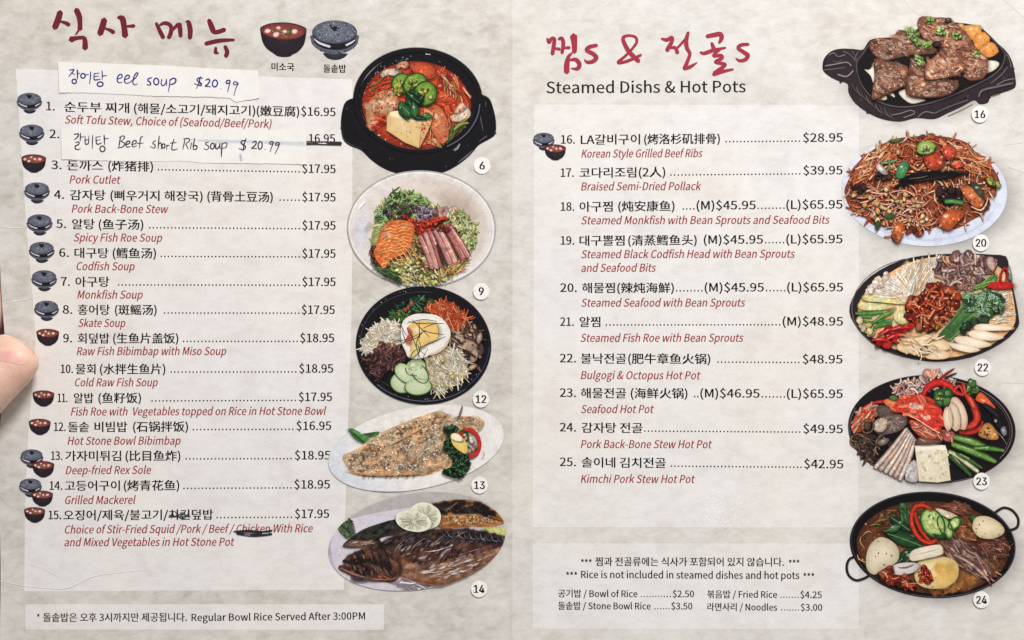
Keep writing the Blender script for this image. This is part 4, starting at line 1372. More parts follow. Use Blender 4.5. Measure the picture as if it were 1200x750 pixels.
P.mottle([(480, 400), (700, 360), (900, 400), (1000, 440), (800, 500), (560, 520)], 84, 8, 30, [(176, 150, 154), (146, 116, 120), (206, 190, 194), (96, 66, 62)], 0.2, 0.45, -35, 0.65)
P.mottle([(480, 420), (700, 380), (1000, 420), (800, 480), (560, 500)], 90, 8, 32, [(50, 32, 30), (72, 46, 40)], 0.2, 0.4, -50, 0.65)
P.mottle([(600, 540), (740, 500), (960, 470), (1040, 440), (860, 560), (700, 600)], 50, 10, 40, [(222, 200, 190), (236, 222, 216), (196, 162, 146)], 0.12, 0.3, -18, 0.8)
P.mottle([(520, 570), (740, 610), (900, 565), (1040, 470), (1000, 510), (860, 590), (740, 624), (600, 604)], 60, 12, 36, [(150, 96, 70), (130, 82, 62), (166, 114, 90)], 0.25, 0.5, -15, 0.45)
for pts in ([(630, 548), (700, 550), (780, 532)], [(640, 430), (720, 420), (790, 396)], [(900, 430), (960, 412)], [(820, 470), (880, 452)]):
    P.ribbon(pts, [2, 7, 2], (232, 218, 214), (190, 166, 158), shade=False, alpha=0.8)  # gloss highlights painted on the fish
for pts in ([(250, 450), (270, 500), (320, 540)], [(330, 420), (350, 480), (400, 530)], [(400, 400), (430, 470), (440, 540)], [(200, 480), (260, 470), (320, 480)]):
    P.ribbon(pts, [4, 12, 4], (36, 28, 30), (24, 20, 22), shade=False, alpha=0.85)
for x0, y0, x1, y1 in ((680, 400, 760, 330), (820, 350, 880, 310), (560, 420, 640, 350), (460, 440, 520, 360)):
    P.ribbon([(x0, y0), ((x0 + x1) / 2 - 10, (y0 + y1) / 2), (x1, y1)], [4, 12, 4], (150, 118, 104), (50, 40, 40))
for i in range(12):
    x = 740 + i * 32
    P.ribbon([(x, 310 + i * 2.2), (x + 12, 335 + i * 3), (x + 36, 342 + i * 3)], [5, 11, 4], (124, 120, 132) if i % 2 else (88, 82, 88), (36, 32, 36))
P.ribbon([(160, 478), (230, 492), (330, 470)], [8, 16, 6], (30, 26, 28))
P.ribbon([(150, 525), (230, 560), (330, 588), (440, 592)], [12, 16, 14, 8], (160, 112, 94), (100, 64, 54))
P.ribbon([(400, 570), (440, 590), (470, 580)], [10, 18, 10], (168, 92, 66), (110, 60, 46))
P.ribbon([(480, 460), (500, 520), (490, 575)], [10, 18, 8], (60, 38, 36), (90, 60, 52))
P.ribbon([(590, 605), (740, 625), (880, 580), (1000, 515)], [4, 10, 9, 4], (140, 92, 72), (110, 72, 58), shade=False)
P.blob([(205, 578), (260, 575), (330, 586), (300, 604), (230, 602)], (50, 44, 46), (84, 74, 74), rings=(0.6, 1), shade=False)
D.done(P, 'grilled_mackerel', 'rough')
P = D.new()
for x, y, rx, ry, rot in ((642, 220, 96, 78, 20), (575, 250, 108, 62, 12)):
    P.blob(ell(x, y, rx, ry, rot, 20, 0.02), (214, 212, 186), (238, 236, 214), rings=(0.5, 0.8, 0.9, 1), power=3)
    for k in range(8):
        t = k * math.pi / 4 + 0.3
        P.ribbon([(x + 10 * math.cos(t), y + 8 * math.sin(t)), (x + rx * 0.45 * math.cos(t), y + ry * 0.45 * math.sin(t)), (x + rx * 0.75 * math.cos(t), y + ry * 0.75 * math.sin(t))], [3, 16, 26],
                 (196, 194, 160) if k % 2 else (168, 164, 136), (226, 224, 198))
D.done(P, 'lemon_slices', 'flat')
badge('14', 561.5, 689.6, 24)

# ------------------------------------------------------------------ the right page's dishes
m, nt, b = new_mat('printed_shadow_ink')      # grey ink of the printed drop shadows, fading outwards
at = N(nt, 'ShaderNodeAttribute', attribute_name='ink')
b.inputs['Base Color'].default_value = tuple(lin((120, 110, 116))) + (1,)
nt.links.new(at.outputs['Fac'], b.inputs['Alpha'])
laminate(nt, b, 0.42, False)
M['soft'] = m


def print_shadow(D, cx, cy, rx, ry, rot, a=0.5, r0=0.8, r1=1.25, parent=None):
    """soft drop shadow printed round a cut-out dish"""
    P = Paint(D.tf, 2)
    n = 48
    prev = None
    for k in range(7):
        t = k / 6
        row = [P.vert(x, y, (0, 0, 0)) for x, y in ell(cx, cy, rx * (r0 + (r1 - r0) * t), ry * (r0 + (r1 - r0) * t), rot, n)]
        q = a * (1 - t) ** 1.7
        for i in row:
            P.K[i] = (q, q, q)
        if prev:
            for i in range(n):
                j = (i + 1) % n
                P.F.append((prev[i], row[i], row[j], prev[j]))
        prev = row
    return P.build('printed_shadow', M['soft'], parent or D.root)


MEAT = [(168, 114, 90), (142, 92, 72), (190, 142, 116), (112, 68, 54), (214, 176, 152)]

# ---- dish 16: grilled ribs on a cow-shaped iron plate
D = Dish((950, 0, 4.8), 4)
P = D.new()
iron = [(64, 372), (74, 330), (110, 292), (165, 276), (240, 278), (290, 282), (312, 250), (335, 226), (385, 215), (500, 205), (700, 130), (900, 140), (970, 172), (1045, 245), (1095, 292), (1128, 350),
        (1146, 440), (1146, 492), (1100, 516), (1012, 545), (992, 580), (945, 588), (915, 566), (850, 600), (760, 642), (690, 672), (590, 666), (500, 686), (400, 672), (320, 636), (250, 585), (210, 522),
        (205, 474), (150, 456), (100, 430), (70, 402)]
P.tess(iron, (46, 37, 40))
P.specks(iron, 60, 6, 16, [(70, 58, 58), (44, 36, 38)])
for pts, wd, c in (([(100, 310), (130, 300), (150, 320), (190, 310)], 10, (126, 116, 120)), ([(80, 372), (140, 362), (200, 352), (225, 372)], 12, (142, 130, 134)),
                   ([(75, 395), (130, 390), (190, 380)], 8, (108, 98, 102)), ([(150, 420), (200, 432), (235, 400)], 14, (150, 138, 142)), ([(180, 290), (220, 310), (250, 345)], 10, (104, 94, 98)),
                   ([(230, 290), (250, 320), (255, 350)], 10, (90, 80, 84)), ([(265, 290), (240, 340)], 8, (110, 100, 104)), ([(120, 345), (150, 352), (170, 340)], 8, (92, 84, 88)),
                   ([(445, 650), (500, 640), (560, 622), (580, 640), (520, 664)], 9, (140, 128, 132)), ([(600, 660), (640, 630), (700, 640), (720, 620)], 10, (128, 116, 120)),
                   ([(690, 640), (780, 600), (880, 565)], 12, (98, 88, 92)), ([(940, 545), (960, 510), (1040, 490), (1130, 470)], 18, (112, 102, 106)),
                   ([(1040, 480), (1090, 455), (1140, 445)], 10, (128, 118, 122)), ([(1005, 548), (1060, 530)], 6, (186, 140, 110)), ([(770, 655), (830, 628), (905, 590)], 6, (186, 140, 110)),
                   ([(1085, 300), (1110, 330), (1122, 380)], 10, (110, 100, 104)), ([(1010, 470), (1070, 420), (1100, 380)], 14, (96, 86, 90))):
    P.ribbon(pts, wd, c, (50, 42, 44))
for i in range(9):
    x, y = 228 + i * 26, 470 + i * 22 - (i > 5) * (i - 5) * 8
    P.ribbon([(x, y), (x + 14, y + 34), (x + 40, y + 60)], [4, 11, 4], (116, 98, 98) if i % 2 else (88, 72, 72), (44, 34, 36))
D.done(P, 'dish_picture', 'flat')
print_shadow(D, 640, 440, 480, 250, -6, 0.42, 0.7, 1.22)
P = D.new()
inner = [(256, 352), (290, 305), (325, 250), (420, 225), (600, 200), (850, 160), (980, 190), (1075, 285), (1085, 330), (1062, 388), (1000, 440), (880, 500), (760, 552), (640, 588), (520, 604), (420, 590),
         (340, 548), (285, 480), (258, 410)]
P.tess(inner, (20, 17, 19))
P.ribbon(inner[-1:] + inner[:3], 8, (80, 72, 74))
P.ribbon(inner[6:], [6, 12, 12, 12, 6], (96, 84, 86), (44, 38, 40), k=4)
D.done(P, 'iron_plate', 'flat')
P = D.new()
for pts in ([(298, 392), (330, 398), (355, 345), (362, 400), (350, 470), (335, 430)], [(490, 520), (540, 505), (560, 545), (640, 562), (620, 575), (565, 585), (520, 560)],
            [(975, 350), (1030, 345), (1056, 362), (1030, 395), (980, 412)], [(395, 550), (420, 540), (425, 560), (400, 566)], [(440, 530), (462, 528), (470, 550), (450, 540)],
            [(780, 500), (805, 470), (800, 520), (785, 525)]):
    P.blob(pts, (240, 232, 216), (214, 204, 184), rings=(0.6, 1))
D.done(P, 'onion', 'flat')
P = D.new()
for pts, c in (([(818, 140), (850, 134), (870, 170), (850, 190)], (218, 146, 84)), ([(855, 150), (945, 142), (955, 180), (905, 230), (880, 200)], (236, 166, 92)),
               ([(905, 225), (950, 180), (995, 200), (1000, 240), (940, 290)], (232, 150, 74)), ([(940, 280), (995, 240), (1030, 250), (1052, 295), (1000, 328), (965, 310)], (238, 154, 76))):
    P.blob(pts, sh(c, 1.05), sh(c, 0.82), smooth=2, rings=(0.5, 1))
D.done(P, 'carrot')
P = D.new()
cuts = [
    [(818, 150), (880, 210), (935, 290), (990, 330), (986, 420), (925, 456), (862, 440), (850, 330), (800, 260)],
    [(320, 242), (360, 222), (440, 226), (492, 170), (560, 190), (692, 262), (690, 305), (560, 312), (492, 328), (400, 342), (342, 302)],
    [(594, 130), (620, 94), (700, 102), (762, 104), (830, 150), (890, 222), (902, 292), (830, 282), (700, 262), (622, 212)],
    [(352, 335), (420, 345), (540, 376), (532, 480), (440, 522), (348, 566), (340, 520), (356, 430)],
    [(560, 336), (620, 340), (652, 380), (640, 460), (822, 456), (800, 520), (700, 550), (560, 546), (530, 500), (545, 400)],
    [(640, 370), (700, 310), (762, 270), (812, 290), (862, 352), (852, 402), (800, 432), (652, 456), (634, 412)]]
for ci, pts in enumerate(cuts):
    lite = 1.12 if ci in (0, 2, 5) else 0.95
    P.blob(pts, sh((180, 126, 100), lite), sh((104, 64, 50), lite), smooth=2, rings=(0.4, 0.8, 1))
    P.mottle(shrink(pts, 0.94), 70, 12, 40, [sh(c, lite) for c in MEAT], 0.3, 0.6, random.choice((-30, 20, 40)), 0.7)
    P.mottle(shrink(pts, 0.85), 34, 5, 16, [(232, 204, 184), (222, 188, 164), (240, 218, 202)], 0.25, 0.6, random.choice((-30, 20)), 0.7 * min(1, lite))  # pale highlights painted on the meat
    P.mottle(shrink(pts, 0.9), 24, 6, 18, [(70, 40, 32), (84, 50, 40)], 0.25, 0.6, random.choice((-30, 20)), 0.6)
    P.specks(shrink(pts, 0.96), 90, 2.5, 6, [sh(c, lite) for c in MEAT] + [(206, 172, 154), (88, 56, 48), (196, 160, 140)])
    lo = [p for p in catmull(pts, 3, True) if p[1] > sum(q[1] for q in pts) / len(pts) + 25]
    if len(lo) > 3 and ci in (3, 4, 5):
        P.ribbon(lo[::2], [3, 9, 3], (70, 40, 34))
P.strands(shrink(cuts[5], 0.8), 9, 44, -20, 30, 7, [(214, 178, 152), (232, 204, 180), (190, 136, 100)], 0.4)
P.strands(shrink(cuts[2], 0.75), 8, 40, 20, 40, 7, [(216, 184, 160), (196, 156, 130)], 0.4)
P.blob(ell(702, 250, 24, 18, 0, 10, 0.1), (62, 48, 48), (40, 30, 32))
P.blob(ell(768, 118, 20, 14, 0, 10, 0.1), (100, 66, 60), (60, 42, 40))
D.done(P, 'grilled_rib', 'rough')
P = D.new()
for pts, n in (([(510, 175), (560, 160), (600, 200), (585, 228), (545, 210)], 16), ([(570, 230), (640, 235), (685, 258), (640, 272), (595, 265)], 16), ([(690, 160), (735, 160), (752, 200), (705, 212)], 10),
               ([(790, 200), (820, 192), (842, 215), (815, 230)], 8), ([(582, 320), (605, 320), (625, 352), (596, 362)], 8), ([(640, 110), (680, 105), (690, 130), (650, 135)], 6), ([(905, 300), (940, 300), (930, 316)], 4)):
    P.mottle(pts, n, 12, 26, [(150, 186, 96), (124, 164, 74), (182, 208, 130)], 0.4, 0.8, None, 0.8)
    P.blobs(pts, n, 6, 13, [(160, 194, 106), (132, 170, 82), (190, 214, 140), (178, 206, 120)], 0.35, 0.8, 0.35, gloss=0.1)
D.done(P, 'green_onion')
badge('16', 1146.9, 134.4, 24)

# ---- dish 20: spicy steamed seafood with bean sprouts on a pale blue plate
D = Dish((970, 140, 4.687), 4)
P = D.new()
P.blob(ell(528, 394, 454, 303, 3, 48), (206, 210, 226), (218, 222, 236), rings=(0.6, 0.85, 0.93, 1), power=3)
P.ring(528, 394, 449, 298, 7, (232, 234, 242), 3, 0, 360, (206, 208, 220), 26)
P.ring(528, 400, 405, 262, 16, (196, 202, 222), 3, 20, 150, (210, 214, 230))
D.done(P, 'dish_picture', 'flat')
print_shadow(D, 566, 424, 454, 303, 3, 0.55, 0.75, 1.2)
heap = [(88, 400), (112, 330), (160, 240), (240, 172), (330, 120), (400, 102), (520, 92), (640, 96), (762, 130), (820, 200), (890, 250), (940, 340), (920, 400), (882, 440), (872, 500), (780, 560), (690, 606),
        (600, 592), (480, 628), (410, 610), (385, 672), (348, 660), (352, 592), (260, 590), (200, 542), (122, 490)]
P = D.new()
P.dk = 0.6
P.tess(heap, (128, 64, 44))
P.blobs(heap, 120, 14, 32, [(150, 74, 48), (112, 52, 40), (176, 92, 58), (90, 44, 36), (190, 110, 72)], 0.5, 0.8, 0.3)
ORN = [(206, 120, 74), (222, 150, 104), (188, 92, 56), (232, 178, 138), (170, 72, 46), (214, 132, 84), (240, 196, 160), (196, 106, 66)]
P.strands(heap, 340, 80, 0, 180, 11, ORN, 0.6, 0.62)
P.strands([(160, 240), (330, 125), (400, 140), (250, 330), (120, 360)], 60, 100, -50, 30, 11, ORN, 0.3)
P.strands([(620, 130), (780, 160), (900, 270), (780, 290), (680, 250)], 60, 90, 25, 30, 11, ORN + [(216, 90, 60)], 0.3)
P.specks(heap, 160, 4, 10, [(226, 120, 80), (180, 60, 40), (244, 206, 170), (100, 44, 34)])
D.done(P, 'bean_sprouts')
P = D.new()
sp = [(110, 400), (260, 380), (480, 380), (520, 480), (560, 560), (450, 600), (260, 580), (150, 520)]
for _ in range(46):
    x, y = pick_in(sp)
    a = random.uniform(-60, 70)
    l = random.uniform(70, 150)
    dx, dy = math.cos(math.radians(a)) * l, math.sin(math.radians(a)) * l
    x -= dx / 2
    y -= dy / 2
    q = random.uniform(-0.25, 0.25)
    P.ribbon([(x, y), (x + dx * 0.35 - dy * q, y + dy * 0.35 + dx * q), (x + dx * 0.7 - dy * q, y + dy * 0.7 + dx * q), (x + dx, y + dy)], [6, 11, 12, 7],
             random.choice([(224, 176, 150), (206, 150, 124), (234, 196, 172), (198, 130, 100)]), (150, 84, 64))
P.blobs(sp, 34, 10, 17, [(232, 190, 130), (222, 170, 108), (240, 208, 160)], 0.6, 0.7)
D.done(P, 'sprout_stalks')
P = D.new()
P.blobs([(600, 360), (720, 400), (720, 450), (640, 450)], 26, 14, 34, [(52, 36, 36), (70, 44, 40), (40, 28, 30)], 0.5)
P.blobs([(120, 360), (200, 370), (180, 400)], 8, 12, 24, [(56, 38, 36), (74, 48, 40)])
P.blobs([(260, 270), (330, 290), (340, 340), (280, 330)], 10, 12, 26, [(70, 50, 46), (96, 66, 56)])
P.blob([(258, 270), (270, 240), (300, 265), (325, 300), (300, 305)], (216, 200, 196), (150, 120, 116), rings=(0.5, 1))
for pts, c in (([(520, 215), (545, 180), (600, 185), (640, 220), (625, 265), (580, 285), (535, 262)], (176, 66, 44)), ([(615, 165), (660, 140), (695, 165), (685, 215), (645, 225)], (196, 76, 56)),
               ([(600, 540), (680, 490), (750, 515), (700, 575), (660, 612), (610, 590)], (196, 92, 48)), ([(345, 640), (380, 560), (420, 590), (385, 680)], (196, 96, 48)),
               ([(720, 380), (780, 370), (850, 440), (830, 490), (780, 470)], (206, 112, 68)), ([(660, 240), (720, 235), (735, 260), (690, 270)], (214, 76, 56))):
    P.blob(pts, sh(c, 1.1), sh(c, 0.68), rings=(0.5, 1))
    P.specks(pts, 12, 4, 10, [sh(c, 1.3), (236, 160, 110), sh(c, 0.7)])
P.ribbon([(780, 480), (830, 500), (860, 470), (870, 430)], [6, 12, 10, 4], (236, 200, 170), (190, 130, 100))
D.done(P, 'seafood')
P = D.new()
P.blob([(365, 290), (400, 235), (430, 235), (438, 270), (410, 325), (375, 325)], (92, 150, 96), (48, 100, 62), rings=(0.6, 1))
P.ribbon([(285, 240), (330, 238), (370, 225)], 14, (116, 156, 110), (70, 110, 70))
P.ribbon([(320, 285), (332, 255), (330, 225)], 10, (106, 146, 100), (70, 110, 70))
P.ribbon([(640, 452), (680, 452), (730, 460)], 26, (86, 148, 74), (50, 100, 50))
P.blob([(770, 350), (800, 345), (840, 385), (855, 435), (820, 420)], (72, 78, 56), (50, 54, 42), rings=(0.6, 1))
P.blob([(300, 530), (340, 515), (365, 530), (330, 550)], (60, 100, 60), (40, 76, 44), rings=(0.6, 1))
P.blob([(255, 590), (265, 555), (285, 570), (270, 605)], (50, 84, 54), (36, 64, 42), rings=(0.6, 1))
P.blob([(330, 115), (390, 105), (400, 118), (350, 130)], (96, 110, 60), (70, 84, 48), rings=(0.6, 1))
P.blob(ell(532, 158, 54, 36, -10, 14, 0.06), (176, 196, 112), (104, 144, 64), rings=(0.6, 1))
P.blobs(ell(532, 158, 34, 20, -10, 10), 8, 5, 10, [(214, 216, 150), (120, 150, 80), (230, 224, 170)])
P.blobs([(860, 340), (900, 330), (955, 372), (900, 365)], 12, 10, 22, [(186, 190, 90), (206, 206, 120), (160, 170, 74)])
P.ribbon([(460, 260), (490, 280), (520, 250)], 14, (190, 146, 106), (150, 100, 70))
D.done(P, 'green_vegetables')
P = D.new()
for pts, wd in (([(360, 376), (430, 350), (530, 325), (640, 318), (765, 292)], [14, 26, 26, 30, 12]), ([(385, 345), (450, 312), (530, 298), (605, 288)], [14, 22, 22, 10]), ([(400, 340), (520, 318), (660, 296), (700, 290)], [14, 24, 26, 10])):
    P.ribbon(pts, wd, (18, 15, 17), k=5)
P.ribbon([(440, 328), (500, 322), (540, 312)], [2, 5, 2], (120, 96, 84))
P.ribbon([(470, 342), (560, 328), (650, 312)], [2, 4, 2], (70, 54, 50))
P.ribbon([(690, 285), (740, 292), (770, 300)], [6, 12, 4], (64, 34, 30))
D.done(P, 'black_marker_streak', 'flat')
badge('20', 1148.1, 284.7, 24)

# ---- dish 22: beef and octopus hot pot
D = Dish((970, 280, 4.687), 4)
P = D.new()
pan = [(115, 400), (130, 330), (190, 242), (280, 172), (400, 116), (520, 91), (640, 82), (780, 80), (900, 86), (976, 96), (992, 160), (1012, 260), (1030, 340), (1046, 440), (1042, 482), (992, 542),
       (900, 602), (780, 652), (640, 674), (520, 670), (400, 646), (280, 602), (190, 532), (138, 460)]
P.blob(pan, (58, 46, 48), (40, 32, 36), smooth=2, rings=(0.8, 0.95, 1))
P.ring(570, 380, 440, 288, 4, (120, 106, 104), 0, 110, 250)
D.done(P, 'dish_picture', 'flat')
print_shadow(D, 610, 410, 450, 290, 0, 0.5, 0.75, 1.2)
P = D.new()
br = [(162, 400), (175, 335), (240, 260), (330, 190), (430, 135), (540, 105), (640, 96), (780, 92), (835, 95), (930, 150), (985, 200), (1010, 300), (1028, 420), (1015, 480), (960, 535), (880, 590), (770, 632), (640, 655), (520, 650), (400, 620), (290, 570), (210, 510)]
P.blob(br, (242, 208, 164), (224, 176, 130), smooth=2, rings=(0.5, 0.9, 1))
P.mottle(shrink(br, 0.9), 90, 20, 60, [(244, 216, 178), (234, 190, 140), (248, 230, 204), (226, 166, 114)], 0.4, 0.8, None, 0.6)
D.done(P, 'broth')
P = D.new()
P.dk = 0.3
for i in range(60):
    t = i / 59
    x = 230 + 260 * t + random.uniform(-14, 14)
    y = 300 - 180 * t + random.uniform(-14, 14)
    P.ribbon([(x, y), ((x + 440) / 2 + 20, (y + 330) / 2), (430 + random.uniform(-20, 30), 320 + random.uniform(-30, 40))], [15, 10, 6], random.choice([(248, 240, 228), (240, 226, 208), (252, 246, 238), (228, 206, 182)]), (220, 194, 168))
P.blobs([(190, 300), (300, 190), (340, 190), (250, 300)], 26, 14, 22, [(250, 234, 220), (242, 216, 196), (252, 244, 234)], 0.7, 0.84)
P.strands([(440, 150), (600, 120), (560, 240), (440, 290)], 50, 120, -65, 18, 9, [(246, 232, 214), (238, 216, 188), (250, 242, 230), (210, 180, 146)], 0.2, 0.8)
P.strands([(880, 290), (960, 285), (985, 440), (940, 470), (930, 400)], 70, 80, -10, 20, 10, [(236, 210, 170), (246, 228, 198), (220, 184, 138), (250, 238, 216)], 0.25, 0.76)
P.blob([(745, 92), (830, 90), (835, 118), (760, 115)], (240, 226, 200), (226, 200, 164), rings=(0.6, 1))
D.done(P, 'enoki_mushrooms')
P = D.new()
for pts in ([(160, 360), (200, 345), (320, 360), (350, 380), (280, 392), (180, 390)], [(190, 310), (280, 315), (400, 340), (410, 360), (300, 350), (200, 340)], [(360, 400), (420, 390), (470, 440), (400, 470), (360, 440)]):
    P.blob(pts, (232, 224, 168), (204, 190, 126), rings=(0.5, 1))
P.ribbon([(150, 408), (220, 408), (300, 400)], [14, 28, 18], (96, 146, 74), (50, 98, 48))
P.ribbon([(180, 445), (240, 460), (310, 440)], [8, 20, 8], (80, 130, 66), (44, 90, 46))
for x0, y0, x1, y1 in ((250, 455, 360, 395), (235, 500, 355, 440), (200, 470, 260, 500), (170, 430, 240, 430), (270, 480, 350, 465)):
    P.ribbon([(x0, y0), ((x0 + x1) / 2, (y0 + y1) / 2 - 6), (x1, y1)], [10, 26, 14], random.choice([(110, 160, 84), (84, 136, 68), (140, 180, 104)]), (56, 104, 50))
P.blobs([(160, 440), (220, 480), (240, 530), (190, 500)], 10, 14, 26, [(236, 214, 150), (240, 226, 180)], 0.5, 0.8)
D.done(P, 'green_onion')
P = D.new()
P.blobs([(590, 180), (660, 100), (740, 90), (900, 110), (930, 170), (900, 210), (780, 240), (720, 290), (640, 240)], 24, 22, 44, [(150, 108, 100), (124, 84, 80), (176, 136, 124)], 0.5, 0.7, 0.3)
P.strands([(580, 200), (620, 120), (740, 90), (850, 110), (920, 170), (860, 220), (760, 280), (700, 280), (640, 240)], 120, 60, 0, 180, 18, [(176, 136, 128), (196, 158, 146), (146, 104, 98), (116, 76, 74), (214, 182, 168)], 0.9, 0.66)
P.ring(775, 265, 36, 16, 14, (160, 116, 104), 0, 0, 360, (96, 62, 58))
P.blob([(865, 110), (900, 100), (915, 150), (900, 180), (870, 150)], (206, 180, 168), (156, 120, 110), rings=(0.6, 1))
D.done(P, 'sliced_beef')
P = D.new()
oc = [(420, 370), (470, 320), (530, 290), (560, 240), (640, 250), (700, 290), (715, 340), (690, 400), (640, 450), (600, 470), (560, 510), (490, 490), (440, 430)]
P.blob(oc, (160, 56, 34), (130, 44, 30), rings=(0.6, 1))
P.blobs(oc, 90, 14, 30, [(196, 76, 44), (214, 98, 58), (170, 54, 34), (226, 122, 80), (140, 40, 28)], 0.6, 0.55, 0.25)
P.strands(oc, 30, 60, 0, 180, 14, [(216, 100, 58), (186, 62, 38), (232, 140, 96)], 1.0, 0.6)
P.specks(oc, 50, 3, 8, [(240, 170, 130), (90, 28, 24)])
P.blobs([(560, 480), (610, 470), (600, 500)], 8, 8, 15, [(206, 140, 60), (176, 110, 50)])
D.done(P, 'spicy_octopus')
P = D.new()
gr = [(600, 530), (640, 460), (700, 360), (740, 300), (800, 290), (850, 300), (940, 320), (945, 390), (850, 440), (760, 490), (700, 540), (650, 555)]
for i in range(16):
    t = i / 15
    P.ribbon([(605 + 60 * t, 530 + 25 * t), (690 + 60 * t, 430 + 50 * t), (760 + 110 * t, 310 + 80 * t)], [14, 13, 7], random.choice([(110, 152, 86), (140, 178, 112), (84, 128, 68)]), (50, 88, 46))
P.blobs([(740, 300), (860, 290), (950, 320), (945, 390), (860, 430), (740, 380)], 110, 9, 24, [(84, 128, 84), (56, 98, 66), (116, 156, 112), (40, 74, 52), (140, 176, 132)], 0.35, 0.7, 0.4, gloss=0.0)
P.strands([(740, 300), (860, 290), (950, 320), (945, 390), (860, 430), (740, 380)], 130, 26, -20, 80, 7, [(150, 184, 142), (112, 154, 110), (176, 204, 166), (60, 100, 70)], 0.8)
P.blobs([(720, 470), (800, 430), (900, 430), (820, 480), (730, 510)], 20, 10, 26, [(40, 60, 46), (30, 44, 38), (60, 90, 60)])
P.strands([(820, 250), (930, 195), (940, 205), (850, 262)], 10, 90, -25, 8, 14, [(130, 176, 90), (90, 140, 70)], 0.2)
P.blob([(975, 170), (990, 150), (1004, 225), (985, 225)], (130, 156, 130), (84, 116, 90), rings=(0.6, 1))
D.done(P, 'crown_daisy_greens')
P = D.new()
P.dk = 0.7
re1 = [(215, 555), (270, 530), (300, 495), (400, 480), (460, 480), (400, 530), (350, 590), (300, 590)]
P.blobs(re1, 14, 18, 34, [(186, 34, 34), (206, 48, 44), (160, 26, 30)], 0.4, 0.7)
for x0, y0, x1, y1 in ((270, 525, 380, 490), (290, 560, 420, 520), (240, 555, 330, 560), (330, 500, 450, 485)):
    P.ribbon([(x0, y0), ((x0 + x1) / 2, (y0 + y1) / 2 - 8), (x1, y1)], [12, 26, 12], (206, 44, 42), (150, 22, 28))
    P.ribbon([(x0 + 20, y0 - 2), ((x0 + x1) / 2, (y0 + y1) / 2 - 10)], [2, 5], (240, 150, 130))
D.done(P, 'red_chili')
P = D.new()
P.blob([(865, 265), (900, 235), (1005, 240), (1008, 270), (930, 276)], (196, 44, 36), (160, 30, 28), rings=(0.6, 1))
P.ring(960, 205, 18, 44, 14, (176, 30, 34), 8, 90, 380, (130, 20, 26))
D.done(P, 'red_chili')
P = D.new()
P.dk = 0.5
for pts in ([(790, 490), (830, 465), (1000, 480), (1000, 500), (900, 505), (820, 505)], [(760, 515), (820, 498), (945, 530), (950, 548), (880, 560), (790, 545)], [(690, 540), (760, 535), (880, 570), (880, 590), (790, 600), (700, 570)],
            [(650, 575), (720, 575), (830, 605), (780, 625), (690, 605)]):
    P.blob(pts, (248, 238, 220), (226, 198, 160), rings=(0.5, 0.85, 1))
for pts in ([(370, 600), (410, 560), (480, 560), (470, 610), (430, 630)], [(440, 530), (520, 525), (570, 545), (520, 590), (460, 580)], [(540, 590), (600, 555), (660, 580), (650, 610), (570, 620)], [(530, 650), (600, 610), (660, 625), (650, 655), (580, 662)],
            [(400, 580), (440, 545), (500, 600), (470, 640)]):
    P.blob(pts, (244, 224, 190), (222, 182, 134), rings=(0.5, 1))
P.strands([(400, 530), (560, 530), (650, 590), (540, 630), (400, 620)], 26, 90, 10, 40, 8, [(246, 226, 190), (214, 164, 110), (250, 236, 210)], 0.6, 0.8)
D.done(P, 'rice_cakes', 'flat')
badge('22', 1150.3, 430.4, 24)

# ---- dish 23: seafood hot pot
D = Dish((970, 420, 4.687), 4)
P = D.new()
P.blob(ell(568, 388, 460, 298, 3, 48), (14, 12, 14), (28, 22, 26), rings=(0.7, 0.93, 1), power=4)
P.ring(568, 388, 440, 280, 4, (130, 110, 112), 3, -75, 30)
P.ring(568, 388, 428, 268, 3, (90, 76, 80), 3, -70, 20)
P.ring(568, 392, 450, 288, 4, (96, 86, 92), 3, 60, 200)
D.done(P, 'dish_picture', 'flat')
print_shadow(D, 604, 416, 460, 298, 3, 0.5, 0.75, 1.2)
P = D.new()
P.blobs([(350, 165), (400, 130), (500, 110), (560, 60), (620, 80), (560, 160), (500, 205), (400, 205)], 30, 14, 28, [(216, 168, 156), (196, 140, 130), (232, 196, 184)], 0.5, 0.7)
P.strands([(350, 165), (420, 125), (540, 110), (580, 60), (640, 90), (720, 150), (560, 170), (460, 210), (380, 200)], 70, 50, 20, 90, 14, [(232, 196, 184), (214, 166, 154), (240, 214, 202), (190, 130, 122)], 0.8, 0.7)
for k in range(9):
    a = math.radians(-140 + k * 12)
    P.ribbon([(575, 110), (575 + 30 * math.cos(a), 110 + 30 * math.sin(a)), (575 + 60 * math.cos(a), 108 + 56 * math.sin(a))], [8, 7, 3], random.choice([(232, 176, 150), (214, 140, 116), (240, 206, 184)]))
D.done(P, 'squid_tentacles')
P = D.new()
shr = [(125, 385), (140, 330), (180, 275), (250, 240), (290, 290), (230, 340), (180, 400), (140, 405)]
P.blob(shr, (216, 96, 66), (180, 62, 44), rings=(0.5, 1))
P.strands(shr, 40, 50, -50, 30, 16, [(230, 116, 84), (240, 150, 116), (206, 80, 58), (246, 180, 150)], 0.4, 0.75)
P.ribbon([(240, 245), (290, 236), (335, 245)], [10, 20, 14], (206, 52, 44), (150, 30, 30))
P.blob([(300, 235), (340, 218), (400, 225), (400, 290), (350, 280)], (232, 140, 92), (206, 96, 60), rings=(0.6, 1))
P.blob([(330, 215), (360, 200), (385, 220), (360, 232)], (90, 120, 60), (60, 90, 46), rings=(0.6, 1))
D.done(P, 'shrimp')
P = D.new()
P.blob([(262, 270), (300, 255), (360, 275), (390, 300), (330, 315), (280, 322)], (112, 92, 84), (70, 56, 54), rings=(0.5, 1))
